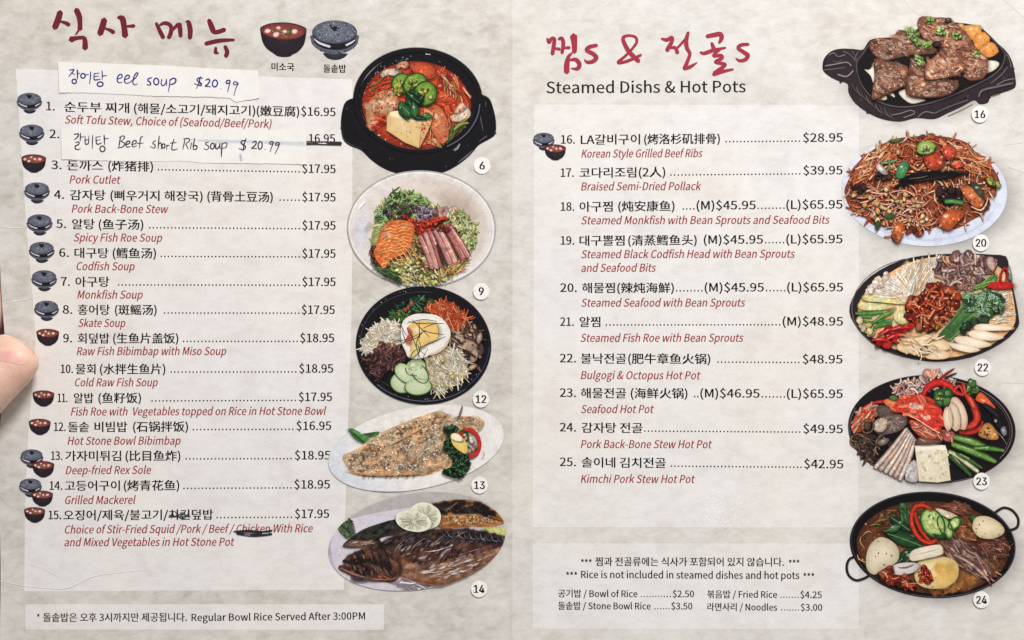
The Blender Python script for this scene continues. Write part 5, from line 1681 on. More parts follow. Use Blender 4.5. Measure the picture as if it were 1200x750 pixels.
P.blob([(240, 370), (270, 330), (330, 305), (410, 308), (436, 340), (410, 385), (350, 412), (285, 418), (255, 400)], (138, 116, 108), (88, 70, 68), rings=(0.4, 0.8, 1))
P.blob([(242, 375), (268, 335), (320, 330), (318, 385), (285, 405), (258, 395)], (206, 184, 164), (170, 146, 130), rings=(0.5, 1))
P.specks([(320, 320), (420, 320), (400, 390), (330, 400)], 40, 4, 9, [(156, 134, 126), (110, 90, 84)])
for x, y, r_ in ((160, 450, 34), (215, 370, 34), (215, 520, 34), (190, 480, 26)):
    P.ring(x, y, r_, r_ * 1.15, 12, (120, 92, 64), random.uniform(0, 90), 0, 360, (70, 50, 40))
    P.blob(ell(x, y, r_ * 0.6, r_ * 0.75, 0, 10, 0.1), (110, 74, 58), (50, 36, 34))
P.strands([(130, 430), (260, 420), (270, 560), (200, 570)], 50, 60, 60, 60, 9, [(90, 66, 56), (60, 44, 42), (140, 112, 92), (40, 32, 34)], 0.6)
P.blobs([(260, 440), (320, 430), (340, 470), (290, 500)], 12, 12, 26, [(60, 50, 48), (110, 92, 82), (36, 30, 32)])
P.blob([(268, 460), (300, 438), (335, 440), (320, 468), (285, 478)], (150, 132, 116), (96, 80, 74), rings=(0.6, 1))
D.done(P, 'mushrooms_and_clams')
P = D.new()
crab = [(345, 285), (400, 215), (450, 198), (530, 202), (590, 240), (625, 290), (630, 350), (605, 405), (540, 370), (480, 330), (420, 300)]
P.blob([(440, 345), (480, 340), (560, 385), (620, 400), (660, 390), (690, 430), (680, 465), (630, 445), (540, 440), (480, 410)], (214, 110, 82), (170, 64, 52), rings=(0.5, 1))
P.strands([(450, 350), (560, 390), (660, 400), (670, 450), (560, 430), (480, 400)], 20, 60, 30, 30, 12, [(232, 140, 110), (196, 84, 66), (240, 170, 144)], 0.4)
P.blob(crab, (222, 74, 52), (190, 48, 40), rings=(0.4, 0.8, 1))
P.strands(crab, 30, 50, 20, 40, 18, [(230, 92, 66), (214, 64, 48), (238, 116, 88)], 0.4, 0.9)
P.specks([(420, 260), (470, 240), (530, 270), (470, 280)], 16, 6, 14, [(248, 206, 190), (242, 170, 146)])
P.specks([(500, 310), (560, 310), (550, 340)], 10, 5, 12, [(248, 196, 176)])
P.ribbon([(420, 300), (480, 330), (545, 372), (608, 408)], [4, 8, 4], (244, 176, 150))
P.blob(ell(660, 425, 36, 34, 0, 12, 0.1), (206, 116, 104), (150, 66, 60))
P.strands(ell(660, 425, 30, 28, 0, 10), 8, 40, 60, 40, 8, [(236, 170, 156), (170, 80, 70)])
D.done(P, 'crab_shell')
P = D.new()
P.ribbon([(520, 200), (545, 155), (600, 130), (660, 145), (690, 180), (740, 200)], [20, 36, 44, 40, 30, 16], (206, 46, 42), (150, 24, 28), k=5)
P.ribbon([(560, 150), (610, 132), (650, 145)], [3, 8, 3], (240, 140, 120))
P.ribbon([(605, 115), (650, 80), (692, 52)], [10, 14, 4], (176, 32, 34), (120, 20, 26))
P.ribbon([(640, 110), (670, 92), (705, 78)], [12, 12, 4], (60, 26, 26))
P.ribbon([(735, 130), (755, 190), (795, 260), (815, 330), (780, 370), (720, 385)], [14, 32, 40, 44, 40, 26], (206, 66, 48), (140, 34, 30), k=5)
P.ribbon([(775, 215), (800, 280), (820, 330)], [4, 9, 4], (238, 130, 104))
P.ribbon([(720, 405), (780, 405), (825, 385), (845, 345)], [20, 30, 26, 10], (180, 46, 38), (120, 28, 26))
P.ribbon([(690, 170), (720, 150), (740, 200)], [16, 14, 8], (214, 80, 60), (150, 40, 34))
D.done(P, 'crab_legs')
P = D.new()
for x, y, rx, ry, rot in ((610, 215, 30, 44, -10), (650, 215, 24, 52, 10), (640, 190, 40, 22, 0)):
    P.blob(ell(x, y, rx, ry, rot, 14, 0.05), (92, 128, 62), (30, 62, 34), rings=(0.6, 1), power=4)
    P.ring(x, y, rx, ry, 9, (34, 70, 38), rot)
P.blobs(ell(612, 218, 18, 28, 0, 10), 6, 5, 9, [(214, 206, 130), (170, 176, 90)])
P.blobs([(740, 160), (790, 130), (815, 190), (780, 210)], 16, 12, 26, [(96, 140, 74), (130, 170, 100), (66, 108, 58)])
P.blob([(805, 225), (830, 185), (870, 215), (915, 270), (885, 275), (840, 245)], (224, 110, 58), (196, 80, 42), rings=(0.6, 1))
for x0, y0, x1, y1, wd, c in ((690, 430, 870, 490, 46, (120, 160, 78)), (680, 470, 915, 565, 46, (108, 150, 70)), (800, 490, 960, 505, 34, (88, 134, 64)), (660, 510, 820, 620, 40, (206, 206, 160)), (660, 530, 780, 640, 36, (60, 90, 56)),
                              (700, 520, 840, 600, 24, (74, 110, 60))):
    P.ribbon([(x0, y0), ((x0 + x1) / 2, (y0 + y1) / 2 - 6), (x1, y1)], [wd * 0.7, wd, wd * 0.6], c, sh(c, 0.52), k=5)
    P.ribbon([(x0 + 20, y0 + 2), ((x0 + x1) / 2, (y0 + y1) / 2 - 12)], [3, 8], mixc(c, (240, 244, 200), 0.5))
D.done(P, 'green_onion')
P = D.new()
for x, y, rx, ry, rot in ((715, 300, 40, 96, -18), (690, 320, 32, 80, -10), (655, 330, 26, 66, -4)):
    P.blob(ell(x, y, rx, ry, rot, 18, 0.03), (236, 218, 190), (190, 150, 124), rings=(0.5, 0.85, 1), power=3)
    P.ring(x, y, rx * 0.92, ry * 0.95, 5, (214, 176, 150), rot, 90, 270)
D.done(P, 'onion_slices', 'flat')
P = D.new()
P.blob([(820, 420), (850, 360), (885, 355), (920, 400), (930, 440), (880, 445)], (214, 160, 92), (160, 104, 56), rings=(0.5, 1))
P.specks([(830, 410), (880, 370), (920, 430), (870, 440)], 18, 4, 10, [(232, 190, 120), (120, 74, 44)])
P.blob([(900, 300), (940, 330), (960, 400), (930, 380), (900, 340)], (34, 30, 36), (24, 22, 26))
P.ribbon([(905, 385), (950, 430), (975, 470)], [2, 5, 2], (150, 132, 116))
P.blob([(940, 390), (965, 370), (978, 410), (960, 425)], (150, 150, 158), (90, 90, 98), rings=(0.6, 1))
P.ribbon([(850, 250), (890, 280), (930, 320)], [20, 34, 16], (36, 38, 46), (22, 22, 26))
D.done(P, 'mussel')
P = D.new()
for k in range(6):
    x0, x1 = 430 + k * 9, 265 + k * 26
    y0, y1 = 385 + k * 12, 590 + k * 13
    P.ribbon([(x0, y0), ((x0 + x1) / 2 + 6, (y0 + y1) / 2), (x1, y1), (x1 - 4, y1 + 6)], [22, 30, 30, 18], ((216, 198, 182), (196, 172, 156), (228, 212, 198))[k % 3], (146, 118, 108), k=5)
P.blob([(420, 640), (440, 580), (480, 560), (492, 670), (430, 672)], (206, 198, 196), (176, 166, 166), rings=(0.6, 1))
D.done(P, 'king_oyster_mushroom')
P = D.new()
P.blob([(472, 478), (560, 470), (640, 478), (650, 500), (670, 668), (600, 680), (495, 674), (482, 560)], (236, 226, 200), (222, 208, 178), smooth=1, rings=(0.6, 1))
P.tess([(480, 476), (560, 468), (640, 476), (646, 500), (560, 502), (478, 506)], (244, 236, 216), smooth=1)
P.specks([(480, 500), (650, 500), (665, 660), (500, 670)], 50, 4, 10, [(244, 234, 210), (216, 200, 168), (228, 214, 184)])
P.blob([(470, 460), (500, 430), (560, 440), (620, 450), (600, 468), (500, 474)], (136, 92, 70), (84, 56, 48), rings=(0.6, 1))
D.done(P, 'tofu', 'flat')
badge('23', 1148.9, 563.4, 26)

# ---- dish 24: pork back-bone stew in a two-handled pan
D = Dish((970, 560, 4.687), 4)
P = D.new()
P.ribbon([(150, 430), (116, 446), (102, 485), (112, 532), (150, 560), (190, 553), (225, 535)], 14, (34, 30, 34), (20, 18, 20), k=5)
P.ribbon([(900, 200), (938, 172), (968, 162), (1010, 178), (1040, 220), (1038, 262), (1015, 280), (985, 285)], 14, (34, 30, 34), (20, 18, 20), k=5)
P.blob(ell(573, 366, 456, 292, 4, 48), (17, 14, 16), (13, 11, 13), rings=(0.8, 0.95, 1))
P.ring(573, 362, 446, 282, 6, (54, 48, 52), 4, 120, 330)
P.ring(573, 374, 440, 276, 4, (84, 74, 74), 4, 30, 140)
P.ring(573, 366, 450, 286, 4, (70, 64, 74), 4, -40, 20)
D.done(P, 'dish_picture', 'flat')
print_shadow(D, 600, 396, 456, 292, 4, 0.5, 0.8, 1.18)
P = D.new()
br = ell(573, 380, 418, 254, 4, 40)
P.blob(br, (146, 90, 52), (74, 40, 28), rings=(0.4, 0.7, 0.9, 1), power=2.5)
P.mottle(shrink(br, 0.86), 120, 20, 70, [(130, 78, 46), (96, 52, 34), (164, 106, 60), (74, 40, 30), (116, 64, 40)], 0.4, 0.8, None, 0.6)
low = [(480, 590), (640, 590), (740, 520), (830, 540), (760, 595), (600, 625)]
P.mottle(low, 60, 20, 50, [(180, 120, 66), (196, 138, 78), (150, 92, 48), (170, 104, 58)], 0.4, 0.8, None, 0.6)
P.specks(br, 120, 3, 8, [(196, 130, 70), (70, 34, 26), (206, 150, 96), (160, 60, 40)])
P.ribbon([(180, 320), (175, 350), (200, 385)], [4, 9, 4], (206, 150, 96), (130, 80, 50))
P.ribbon([(160, 420), (170, 445), (205, 462)], [5, 11, 5], (206, 160, 110), (140, 90, 60))
P.ribbon([(185, 320), (215, 292), (240, 300)], [4, 9, 4], (196, 150, 104), (130, 80, 50))
P.strands([(220, 250), (340, 180), (420, 160), (330, 250)], 34, 60, -30, 40, 10, [(110, 60, 40), (150, 100, 60), (84, 44, 34), (120, 110, 60)], 0.5)
D.done(P, 'broth')
P = D.new()
for pts, c in (([(620, 150), (700, 130), (780, 150), (770, 190), (700, 200)], (124, 72, 56)), ([(700, 290), (760, 220), (800, 280), (810, 340), (720, 335)], (140, 88, 58))):
    P.blob(pts, sh(c, 1.1), sh(c, 0.7), rings=(0.5, 1))
    P.strands(pts, 20, 50, 30, 40, 10, [sh(c, 1.2), sh(c, 0.8), sh(c, 1.45)], 0.4)
rib = [(628, 345), (680, 328), (760, 345), (830, 390), (900, 450), (930, 500), (880, 565), (840, 545), (760, 510), (680, 460), (632, 410)]
P.blob(rib, (132, 90, 76), (92, 58, 48), rings=(0.4, 0.8, 1))
P.strands(rib, 90, 80, 40, 18, 11, [(156, 112, 98), (124, 82, 70), (178, 136, 120), (96, 60, 52), (196, 160, 142)], 0.25, 0.75)
P.ribbon([(690, 420), (760, 455), (830, 510), (878, 562)], [10, 18, 22, 12], (196, 168, 150), (140, 100, 86), k=5)
rib2 = [(810, 375), (860, 345), (950, 335), (990, 360), (975, 420), (940, 440), (880, 430), (830, 410)]
P.blob(rib2, (136, 80, 66), (96, 52, 44), rings=(0.5, 1))
P.strands(rib2, 50, 60, 20, 40, 11, [(160, 104, 88), (120, 70, 58), (184, 134, 114), (90, 50, 44)], 0.4, 0.75)
P.strands([(860, 450), (940, 440), (930, 520), (900, 530)], 16, 50, 60, 30, 10, [(176, 116, 62), (140, 84, 50)], 0.4)
D.done(P, 'pork_rib', 'rough')
P = D.new()
for x, y, L, wd, a in ((470, 260, 120, 60, 230), (480, 320, 190, 70, 190), (520, 375, 220, 70, 200), (450, 290, 140, 60, 215), (400, 260, 90, 40, 160), (500, 390, 150, 80, 150), (480, 400, 110, 70, 130), (440, 200, 70, 30, 250), (430, 180, 60, 24, 230)):
    P.leaf(x, y, L, wd, a, random.choice([(46, 84, 46), (60, 104, 58), (36, 66, 40), (72, 118, 66)]), (110, 146, 96))
P.strands([(390, 150), (450, 160), (460, 230), (410, 240)], 16, 70, 70, 25, 8, [(70, 110, 64), (50, 84, 52), (100, 136, 90)], 0.3)
P.leaf(770, 210, 60, 40, 20, (60, 104, 50))
P.ribbon([(225, 262), (255, 252), (285, 255)], [4, 12, 5], (130, 130, 60), (80, 84, 44))
D.done(P, 'perilla_leaves')
P = D.new()
P.ring(530, 250, 70, 108, 24, (206, 62, 40), -22, 60, 330, (150, 34, 28), 20)
P.ribbon([(470, 190), (505, 280), (560, 350)], [18, 26, 18], (196, 54, 36), (140, 32, 26), k=5)
P.blob([(585, 165), (640, 175), (705, 205), (700, 222), (620, 215)], (222, 206, 170), (190, 164, 126), rings=(0.6, 1))
for x, y, rx, ry, rot in ((690, 248, 40, 28, -50), (640, 268, 34, 70, -28), (572, 246, 62, 86, -30)):
    P.blob(ell(x, y, rx, ry, rot, 18, 0.02), (186, 204, 132), (60, 112, 46), rings=(0.6, 0.85, 1), power=5)
    P.ring(x, y, rx * 0.97, ry * 0.97, 9, (40, 88, 38), rot)
P.specks(ell(572, 246, 34, 52, -30, 12), 16, 5, 10, [(226, 220, 160), (206, 200, 120), (110, 140, 70)])
P.blob([(570, 300), (600, 330), (640, 330), (640, 300), (610, 310)], (40, 84, 40), (28, 60, 32), rings=(0.6, 1))
D.done(P, 'chili_slices')
P = D.new()
for pts, c in (([(205, 440), (225, 370), (280, 322), (350, 345), (388, 400), (375, 460), (300, 500), (250, 530), (212, 500)], (222, 206, 170)), ([(788, 255), (810, 212), (880, 210), (950, 255), (962, 300), (900, 332), (830, 325), (795, 290)], (230, 208, 162)),
               ([(470, 530), (490, 460), (560, 432), (650, 432), (710, 470), (705, 550), (640, 600), (550, 605), (490, 580)], (238, 206, 136))):
    P.blob(pts, mixc(c, (246, 238, 214), 0.35), sh(c, 0.84), rings=(0.4, 0.75, 0.92, 1), power=2.5)
    P.specks(pts, 8, 3, 6, [(120, 80, 54), (160, 110, 70)])
P.mottle([(580, 480), (690, 480), (680, 540), (620, 570)], 12, 34, 60, [(240, 204, 122), (236, 194, 104)], 0.6, 0.9, None, 0.6)
P.blob([(440, 425), (470, 390), (560, 368), (615, 365), (630, 395), (620, 420), (540, 440), (460, 455)], (240, 230, 212), (216, 200, 176), rings=(0.6, 1))
P.ribbon([(470, 420), (540, 405), (610, 385)], [3, 7, 3], (206, 180, 150))
P.blob([(335, 490), (390, 465), (470, 462), (500, 480), (470, 515), (400, 532), (350, 522)], (228, 218, 212), (196, 180, 176), rings=(0.6, 1))
P.ribbon([(380, 490), (430, 488), (470, 470)], [3, 9, 3], (120, 104, 104))
D.done(P, 'potato', 'flat')
P = D.new()
P.blobs([(490, 500), (520, 480), (570, 545), (540, 580), (490, 560)], 30, 8, 20, [(160, 44, 30), (186, 62, 40), (130, 34, 26), (200, 84, 50)], 0.6, 0.75)
P.specks([(470, 500), (560, 500), (580, 560), (500, 580)], 30, 3, 7, [(150, 40, 28), (206, 100, 60)])
km = [(295, 505), (340, 500), (350, 550), (430, 540), (490, 590), (430, 600), (350, 575), (305, 550)]
P.blobs(km, 40, 14, 32, [(150, 50, 34), (186, 76, 48), (120, 40, 30), (206, 110, 74)], 0.5, 0.6, 0.3)
P.strands(km, 20, 50, 20, 40, 10, [(226, 150, 116), (196, 80, 54), (140, 40, 30)], 0.5)
D.done(P, 'chili_paste')
badge('24', 1148.9, 702, 24)

# ------------------------------------------------------------------ marker strike-outs and scuffs on the menu
P = Paint((330, 140, 13.33), 12)
P.ribbon([(388, 345), (560, 352), (700, 350), (930, 360)], [14, 16, 14, 22], (26, 24, 34), k=5)
P.ribbon([(388, 392), (560, 388), (700, 396), (930, 395)], [16, 22, 18, 30], (22, 20, 30), k=5)
P.ribbon([(388, 372), (470, 376), (560, 370)], [20, 12, 20], (34, 32, 46), k=5)
P.ribbon([(700, 372), (800, 376), (930, 374)], [10, 26, 46], (24, 22, 32), k=5)
tag(P.build('marker_strike', M['pen'], menu), 'black marker line through the old price 16.95')
P = Paint((0, 580, 2.857), 12)
P.ribbon([(785, 122), (830, 120), (880, 124), (912, 118)], [5, 9, 9, 6], (24, 22, 26), k=5)
P.ribbon([(795, 128), (850, 134), (910, 130)], [8, 11, 8], (22, 20, 24), k=5)
P.ribbon([(820, 132), (840, 133)], [3, 3], (150, 140, 140))
P.ribbon([(880, 128), (900, 127)], [3, 3], (190, 186, 186))
tag(P.build('marker_strike', M['pen'], menu), 'black marker line through the printed word Chicken')
P = Paint((0, 580, 2.857), 12)
for pts in ([(568, 66), (600, 72), (632, 68)], [(575, 76), (610, 62), (636, 74)], [(566, 72), (640, 70)], [(590, 56), (612, 80), (634, 58)]):
    P.ribbon(pts, [2, 3.4, 2], (40, 36, 42))
tag(P.build('marker_strike', M['pen'], menu), 'pen scribble over two printed letters')

for pts, k_ in (([(0, 680), (30, 686), (65, 689), (82, 688), (110, 675), (150, 669), (175, 667)], 1.0), ([(32, 660), (55, 668), (75, 680)], 0.6), ([(60, 690), (68, 720), (70, 750)], 0.4),
               ([(3, 356), (25, 352), (48, 347)], 0.9), ([(0, 266), (20, 267), (40, 265)], 0.8), ([(1058, 0), (1070, 13), (1080, 19)], 0.5), ([(1175, 0), (1200, 22)], 0.5),
               ([(1162, 109), (1200, 106)], 0.5), ([(1175, 170), (1200, 167)], 0.8), ([(1180, 196), (1200, 203)], 0.5), ([(1170, 448), (1200, 449)], 0.6), ([(1185, 535), (1200, 532)], 0.4)):
    P = Paint(level=1)
    P.z = 0.000036
    P.ribbon(pts, [0.4 * k_, 1.0 * k_, 0.4 * k_], mixc((222, 215, 206), (246, 243, 240), k_), None, k=5)
    P.ribbon([(x, y + 0.75 * k_) for x, y in pts], [0.2, 0.7 * k_, 0.2], mixc((212, 205, 197), (176, 168, 158), k_), None, k=5)
    P.build('crease', M['flat'], menu)

# ------------------------------------------------------------------ the two taped-on paper notes


def interp(pts, x):
    for a, b_ in zip(pts, pts[1:]):
        if a[0] <= x <= b_[0]:
            return a[1] + (b_[1] - a[1]) * (x - a[0]) / max(b_[0] - a[0], 1e-6)
    return pts[0][1] if x < pts[0][0] else pts[-1][1]


def note(top, bot, label, lift, rough, seed, skew=0.0):
    rnd = random.Random(seed)
    x0, x1 = top[0][0], top[-1][0]
    nx, ny = 120, 10
    jag = [rnd.uniform(-rough, rough) for _ in range(nx + 1)]
    cx, cy = (x0 + x1) / 2, (top[0][1] + bot[-1][1]) / 2
    org = (X(cx), Y(cy), zf(cx, cy))

    def h(px, py):
        t = (px - x0) / (x1 - x0)
        return zf(px, py) + lift + 0.00008 * math.sin(t * 7.0 + seed) * math.sin(t * 3.1) + 0.0002 * max(0, abs(t - 0.5) * 2 - 0.85) / 0.15
    V, F = [], []
    for j in range(ny + 1):
        for i in range(nx + 1):
            t, u = i / nx, j / ny
            px = x0 + (x1 - x0) * t
            ya, yb = interp(top, px), interp(bot, px) + jag[i]
            py = ya + (yb - ya) * u
            px += skew * u
            V.append((X(px) - org[0], Y(py) - org[1], h(px, py) - org[2]))
    q = lambda i, j: j * (nx + 1) + i
    for j in range(ny):
        for i in range(nx):
            F.append((q(i, j), q(i, j + 1), q(i + 1, j + 1), q(i + 1, j)))
    rim = [q(i, 0) for i in range(nx + 1)] + [q(nx, j) for j in range(1, ny + 1)] + [q(i, ny) for i in range(nx - 1, -1, -1)] + [q(0, j) for j in range(ny - 1, 0, -1)]
    b0 = len(V)
    for r_ in rim:
        v = V[r_]
        px, py = v[0], v[1]
        V.append((v[0], v[1], v[2] - lift * 0.5))
    n = len(rim)
    for i in range(n):
        F.append((rim[i], rim[(i + 1) % n], b0 + (i + 1) % n, b0 + i))
    o = link('paper_note', V, F, M['note'], None, None, org)
    tag(o, label, 'paper note')
    return o, h, org


n1, h1, o1 = note([(69, 73), (90, 73.2), (130, 75), (189, 77), (245, 80.4), (303, 83)],
                  [(71.5, 109.2), (100, 109), (136, 110.6), (180, 112.8), (245, 114), (268, 115), (272, 117.7), (276, 120.3), (285, 117.9), (293, 117.4), (303.5, 115.2)],
                  'torn white paper note handwritten in blue pen with eel soup and its price', 0.00028, 0.35, 3, 1.4)
n2, h2, o2 = note([(72.7, 150.3), (91, 148.2), (140, 148.6), (199, 150.5), (300, 152), (344, 153), (359, 153.6)],
                  [(75, 187), (100, 188), (140, 189), (190, 189.4), (215, 189), (235, 191), (262, 191.6), (290, 191.8), (320, 192), (359, 193)],
                  'torn white paper note handwritten in dark pen with Beef short Rib soup and its price', 0.00024, 0.3, 8, 0.6)


def pen(parent, org, height, jobs, col, wd, name='handwriting'):
    P = Paint(level=0, height=height)
    P.z = 0.00005
    for tf, strokes in jobs:
        P.ox, P.oy, P.s = tf
        for st in strokes:
            if isinstance(st, tuple):            # an ellipse: cx, cy, rx, ry
                cx, cy, rx, ry = st
                P.ring(cx, cy, rx, ry, wd * P.s, col, random.uniform(-10, 10), 80, 450, None, 10)
            else:
                k = random.uniform(0.85, 1.1)
                P.ribbon(st, [wd * P.s * 0.8 * k, wd * P.s * k, wd * P.s * k, wd * P.s * 0.6 * k], col, k=4)
    return P.build(name, M['pen'], parent, org)


A, B_ = (60, 65, 9.23), (180, 70, 9.23)
pen(n1, o1, h1, [
    (A, [[(205, 165), (240, 158), (255, 162), (225, 200), (200, 235)], [(235, 195), (262, 212)], [(290, 160), (293, 200), (290, 262)], [(293, 200), (318, 196)], (258, 285, 23, 24),
         (352, 225, 24, 25), [(378, 215), (412, 210)], [(435, 178), (432, 240), (422, 312)],
         [(475, 200), (530, 195)], [(473, 200), (472, 262), (500, 268), (540, 258)], [(478, 232), (525, 227)], [(557, 170), (560, 215), (558, 270)], [(560, 228), (606, 220)], (537, 315, 32, 24),
         [(722, 258), (765, 245), (775, 220), (750, 208), (725, 240), (722, 280), (745, 300), (775, 292)], [(800, 265), (845, 250), (852, 225), (828, 218), (805, 245), (800, 285), (822, 305), (862, 295)],
         [(862, 290), (915, 250), (945, 200), (925, 195), (900, 240), (890, 295), (905, 322), (940, 310)],
         [(1095, 245), (1060, 255), (1052, 275), (1080, 300), (1075, 325), (1040, 318)]]),
    (B_, [(35, 240, 27, 36), [(95, 215), (88, 260), (105, 285), (135, 262), (145, 215)], [(145, 215), (148, 285)], [(185, 215), (178, 280), (165, 350)], [(180, 230), (215, 205), (245, 215), (240, 250), (205, 270), (180, 268)],
          [(535, 205), (495, 200), (475, 225), (520, 260), (515, 285), (445, 262)], [(515, 185), (495, 250), (470, 318)], [(500, 205), (510, 290)],
          [(570, 225), (595, 212), (612, 230), (590, 270), (562, 290), (625, 295)], (668, 260, 27, 38), [(730, 318), (736, 320)],
          [(825, 250), (800, 262), (788, 245), (805, 228), (830, 232), (822, 280), (805, 350)], [(910, 265), (880, 275), (868, 258), (885, 242), (918, 262), (895, 310), (872, 392)]])],
    (34, 28, 112), 1.6)
Cc, Dd = (70, 140, 9.23), (190, 145, 8.0)
pen(n2, o2, h2, [
    (Cc, [[(165, 165), (210, 160), (200, 195), (165, 225)], [(232, 150), (232, 200), (228, 240)], [(232, 195), (268, 190)], [(180, 252), (215, 248), (212, 275), (180, 290), (178, 320), (205, 330), (232, 318)],
          [(283, 185), (282, 240), (290, 272), (318, 262), (322, 225), (325, 180)], [(284, 228), (322, 222)], [(365, 172), (362, 240), (360, 318)],
          [(398, 195), (450, 188)], [(400, 197), (405, 262), (430, 270), (462, 255)], [(403, 232), (448, 222)], [(487, 172), (490, 215), (492, 275)], [(490, 212), (535, 208)], (470, 322, 27, 31),
          [(665, 195), (655, 250), (645, 310)], [(650, 200), (690, 180), (708, 200), (670, 240)], [(670, 240), (708, 262), (690, 298), (635, 312)],
          [(722, 275), (760, 262), (762, 240), (738, 240), (722, 270), (735, 302), (770, 295)], [(785, 275), (830, 260), (832, 235), (805, 235), (788, 268), (800, 300), (840, 285)],
          [(905, 190), (885, 195), (875, 240), (870, 315)], [(845, 262), (912, 258)],
          [(1045, 232), (1018, 245), (1015, 262), (1040, 285), (1025, 312), (985, 295)], [(1082, 180), (1075, 250), (1070, 320)], [(1072, 275), (1095, 255), (1105, 275), (1105, 325)], (1128, 290, 16, 24)]),
    (Dd, [[(48, 200), (47, 245)], [(48, 220), (58, 206), (74, 207)], [(115, 145), (100, 200), (95, 240), (115, 248), (148, 238)], [(82, 185), (138, 178)],
          [(220, 140), (210, 190), (198, 245)], [(205, 145), (250, 140), (262, 160), (225, 190)], [(225, 190), (250, 240)], [(278, 180), (270, 240)], [(283, 150), (288, 151)],
          [(310, 140), (298, 200), (295, 242)], [(297, 215), (320, 205), (332, 222), (320, 242), (296, 242)],
          [(440, 175), (415, 180), (412, 195), (440, 215), (430, 242), (392, 238)], (475, 212, 18, 27), [(508, 185), (505, 225), (518, 238), (540, 215), (545, 182)], [(545, 185), (548, 240)],
          [(565, 185), (562, 250), (558, 315)], [(565, 195), (595, 180), (612, 192), (600, 225), (565, 232)],
          [(790, 165), (755, 160), (745, 185), (785, 215), (765, 245), (722, 235)], [(790, 140), (770, 200), (762, 260)], [(850, 180), (875, 165), (885, 185), (865, 215), (842, 232), (890, 235)], (922, 205, 19, 36), [(966, 243), (970, 244)],
          [(1045, 185), (1018, 195), (1012, 180), (1030, 168), (1045, 180), (1030, 220), (1015, 265)], [(1098, 195), (1072, 205), (1068, 188), (1085, 178), (1103, 188), (1085, 235), (1060, 285)]])],
    (30, 26, 58), 1.45)
P = Paint(level=0, height=h2)
P.z = 0.00002
P.ribbon([(232, 164.5), (262, 166), (300, 166.5), (357, 169)], [2, 4.5, 3.5, 6], (208, 208, 212), (226, 224, 220), k=5)
P.ribbon([(282, 181), (282.5, 185), (283, 189)], [2.4, 3, 2.4], (186, 188, 202), (204, 204, 212), k=4)
P.build('ink_smear', M['flat'], n2, o2)

# ------------------------------------------------------------------ the hand holding the left edge


def w3(px, py, z):
    f = (CAM_H - z * U) / CAM_H               # where a joint seen at (px, py) stands when it is z above the sheet
    return (X(px) * f, Y(py) * f, Z0 + z * U)


nodes, edges = [], []


def joint(p, r, parent=None):
    nodes.append((w3(*p), r if isinstance(r, tuple) else (r, r)))
    if parent is not None:
        edges.append((parent, len(nodes) - 1))
    return len(nodes) - 1


wrist = joint((-190, 690, -40), (62, 46))
fore = joint((-285, 900, -60), (74, 62), wrist)
joint((-380, 1150, -80), (88, 80), fore)
palm = joint((-150, 600, -52), (66, 36), wrist)
# thumb: on top of the sheet
cmc = joint((-128, 590, -8), (40, 36), palm)
mcp = joint((-80, 532, 22), (36, 32), cmc)
ip = joint((-32, 471, 32), (34, 30), mcp)
th = joint((0, 436, 30), (36, 29), ip)
t2 = joint((17, 417, 27), (36, 26), th)
joint((30, 402, 22), (29, 19), t2)
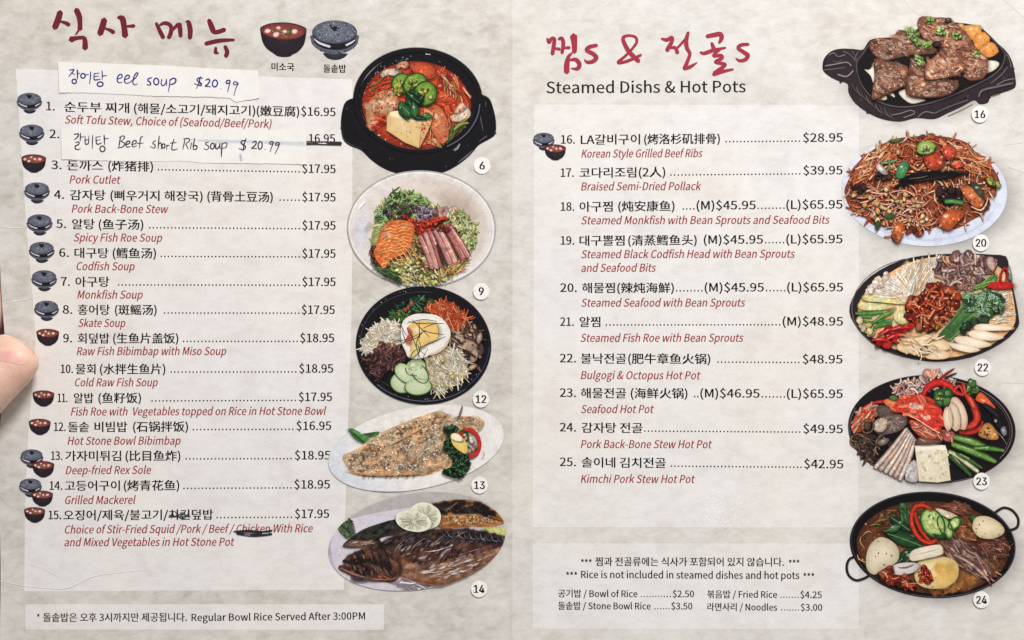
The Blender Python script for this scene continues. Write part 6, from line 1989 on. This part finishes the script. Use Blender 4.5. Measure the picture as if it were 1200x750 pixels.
# fingers: under the sheet
for chain in (((-100, 480, -45), (-45, 430, -22), (-17, 378, -14), (18, 330, -24), (50, 308, -24)),
              ((-118, 520, -60), (-70, 462, -60), (10, 428, -42), (70, 412, -27), (102, 404, -22)),
              ((-122, 570, -60), (-74, 528, -62), (4, 512, -42), (60, 506, -27), (90, 502, -22)),
              ((-124, 622, -56), (-84, 608, -60), (-24, 604, -42), (30, 600, -26), (56, 598, -21))):
    rr = [(32, 29), (27, 25), (22, 21), (19, 17), (14, 12)]
    j = palm
    for p, r_ in zip(chain, rr):
        j = joint(p, r_, j)
me = bpy.data.meshes.new('person')
me.from_pydata([n_[0] for n_ in nodes], edges, [])
person = bpy.data.objects.new('person', me)
C.objects.link(person)
sk = person.modifiers.new('skin', 'SKIN')
sk.use_smooth_shade = True
sk.branch_smoothing = 0.6
for v, n_ in zip(me.skin_vertices[0].data, nodes):
    v.radius = (n_[1][0] * U, n_[1][1] * U)
    v.use_root = False
me.skin_vertices[0].data[0].use_root = True
sub = person.modifiers.new('subd', 'SUBSURF')
sub.levels = sub.render_levels = 3
dg = bpy.context.evaluated_depsgraph_get()
body = bpy.data.meshes.new_from_object(person.evaluated_get(dg))
person.modifiers.clear()
person.data = body
body.materials.clear()
body.materials.append(M['skin'])
body.polygons.foreach_set('use_smooth', [True] * len(body.polygons))
tag(person, 'bare hand gripping the left edge of the menu with the thumb on top', 'person')

# thumb nail, lying on the skin
from mathutils.bvhtree import BVHTree
bv = BVHTree.FromPolygons([v.co for v in body.vertices], [p.vertices for p in body.polygons])


def on_skin(px, py, up):
    a_ = cam.location
    d = (Vector((X(px), Y(py), Z0)) - a_).normalized()
    h = bv.ray_cast(a_, d)
    if h[0] is None or h[0].z < Z0 + 0.001:
        return None
    return tuple(h[0] - d * up)


nail = catmull([(-30, 424), (-18, 413), (-4, 409), (10, 408), (21, 409.5), (28, 413), (32, 419), (31, 425), (25, 428), (13, 425.5), (0, 423), (-12, 424), (-24, 430)], 4, True)
cx, cy = 2, 417
V, F, NK = [on_skin(cx, cy, 0.0004)], [], [(1, 1, 1)]
n = len(nail)
RR = (0.08, 0.16, 0.25, 0.34, 0.43, 0.52, 0.61, 0.7, 0.78, 0.86, 0.93, 0.98, 1.0)
for r_ in RR:
    for p in nail:
        x, y = cx + (p[0] - cx) * r_, cy + (p[1] - cy) * r_
        V.append(on_skin(x, y, 0.00016 * (1 - r_ ** 4) + 0.00008 if r_ < 1 else -0.00005) or V[-1])
        NK.append((1 - r_ ** 3,) * 3)
for k in range(len(RR)):
    for i in range(n):
        j = (i + 1) % n
        if k == 0:
            F.append((0, 1 + j, 1 + i))
        else:
            a, b_ = 1 + (k - 1) * n, 1 + k * n
            F.append((a + i, a + j, b_ + j, b_ + i))
link('thumbnail', V, F, M['nail'], person, NK, smooth=True)
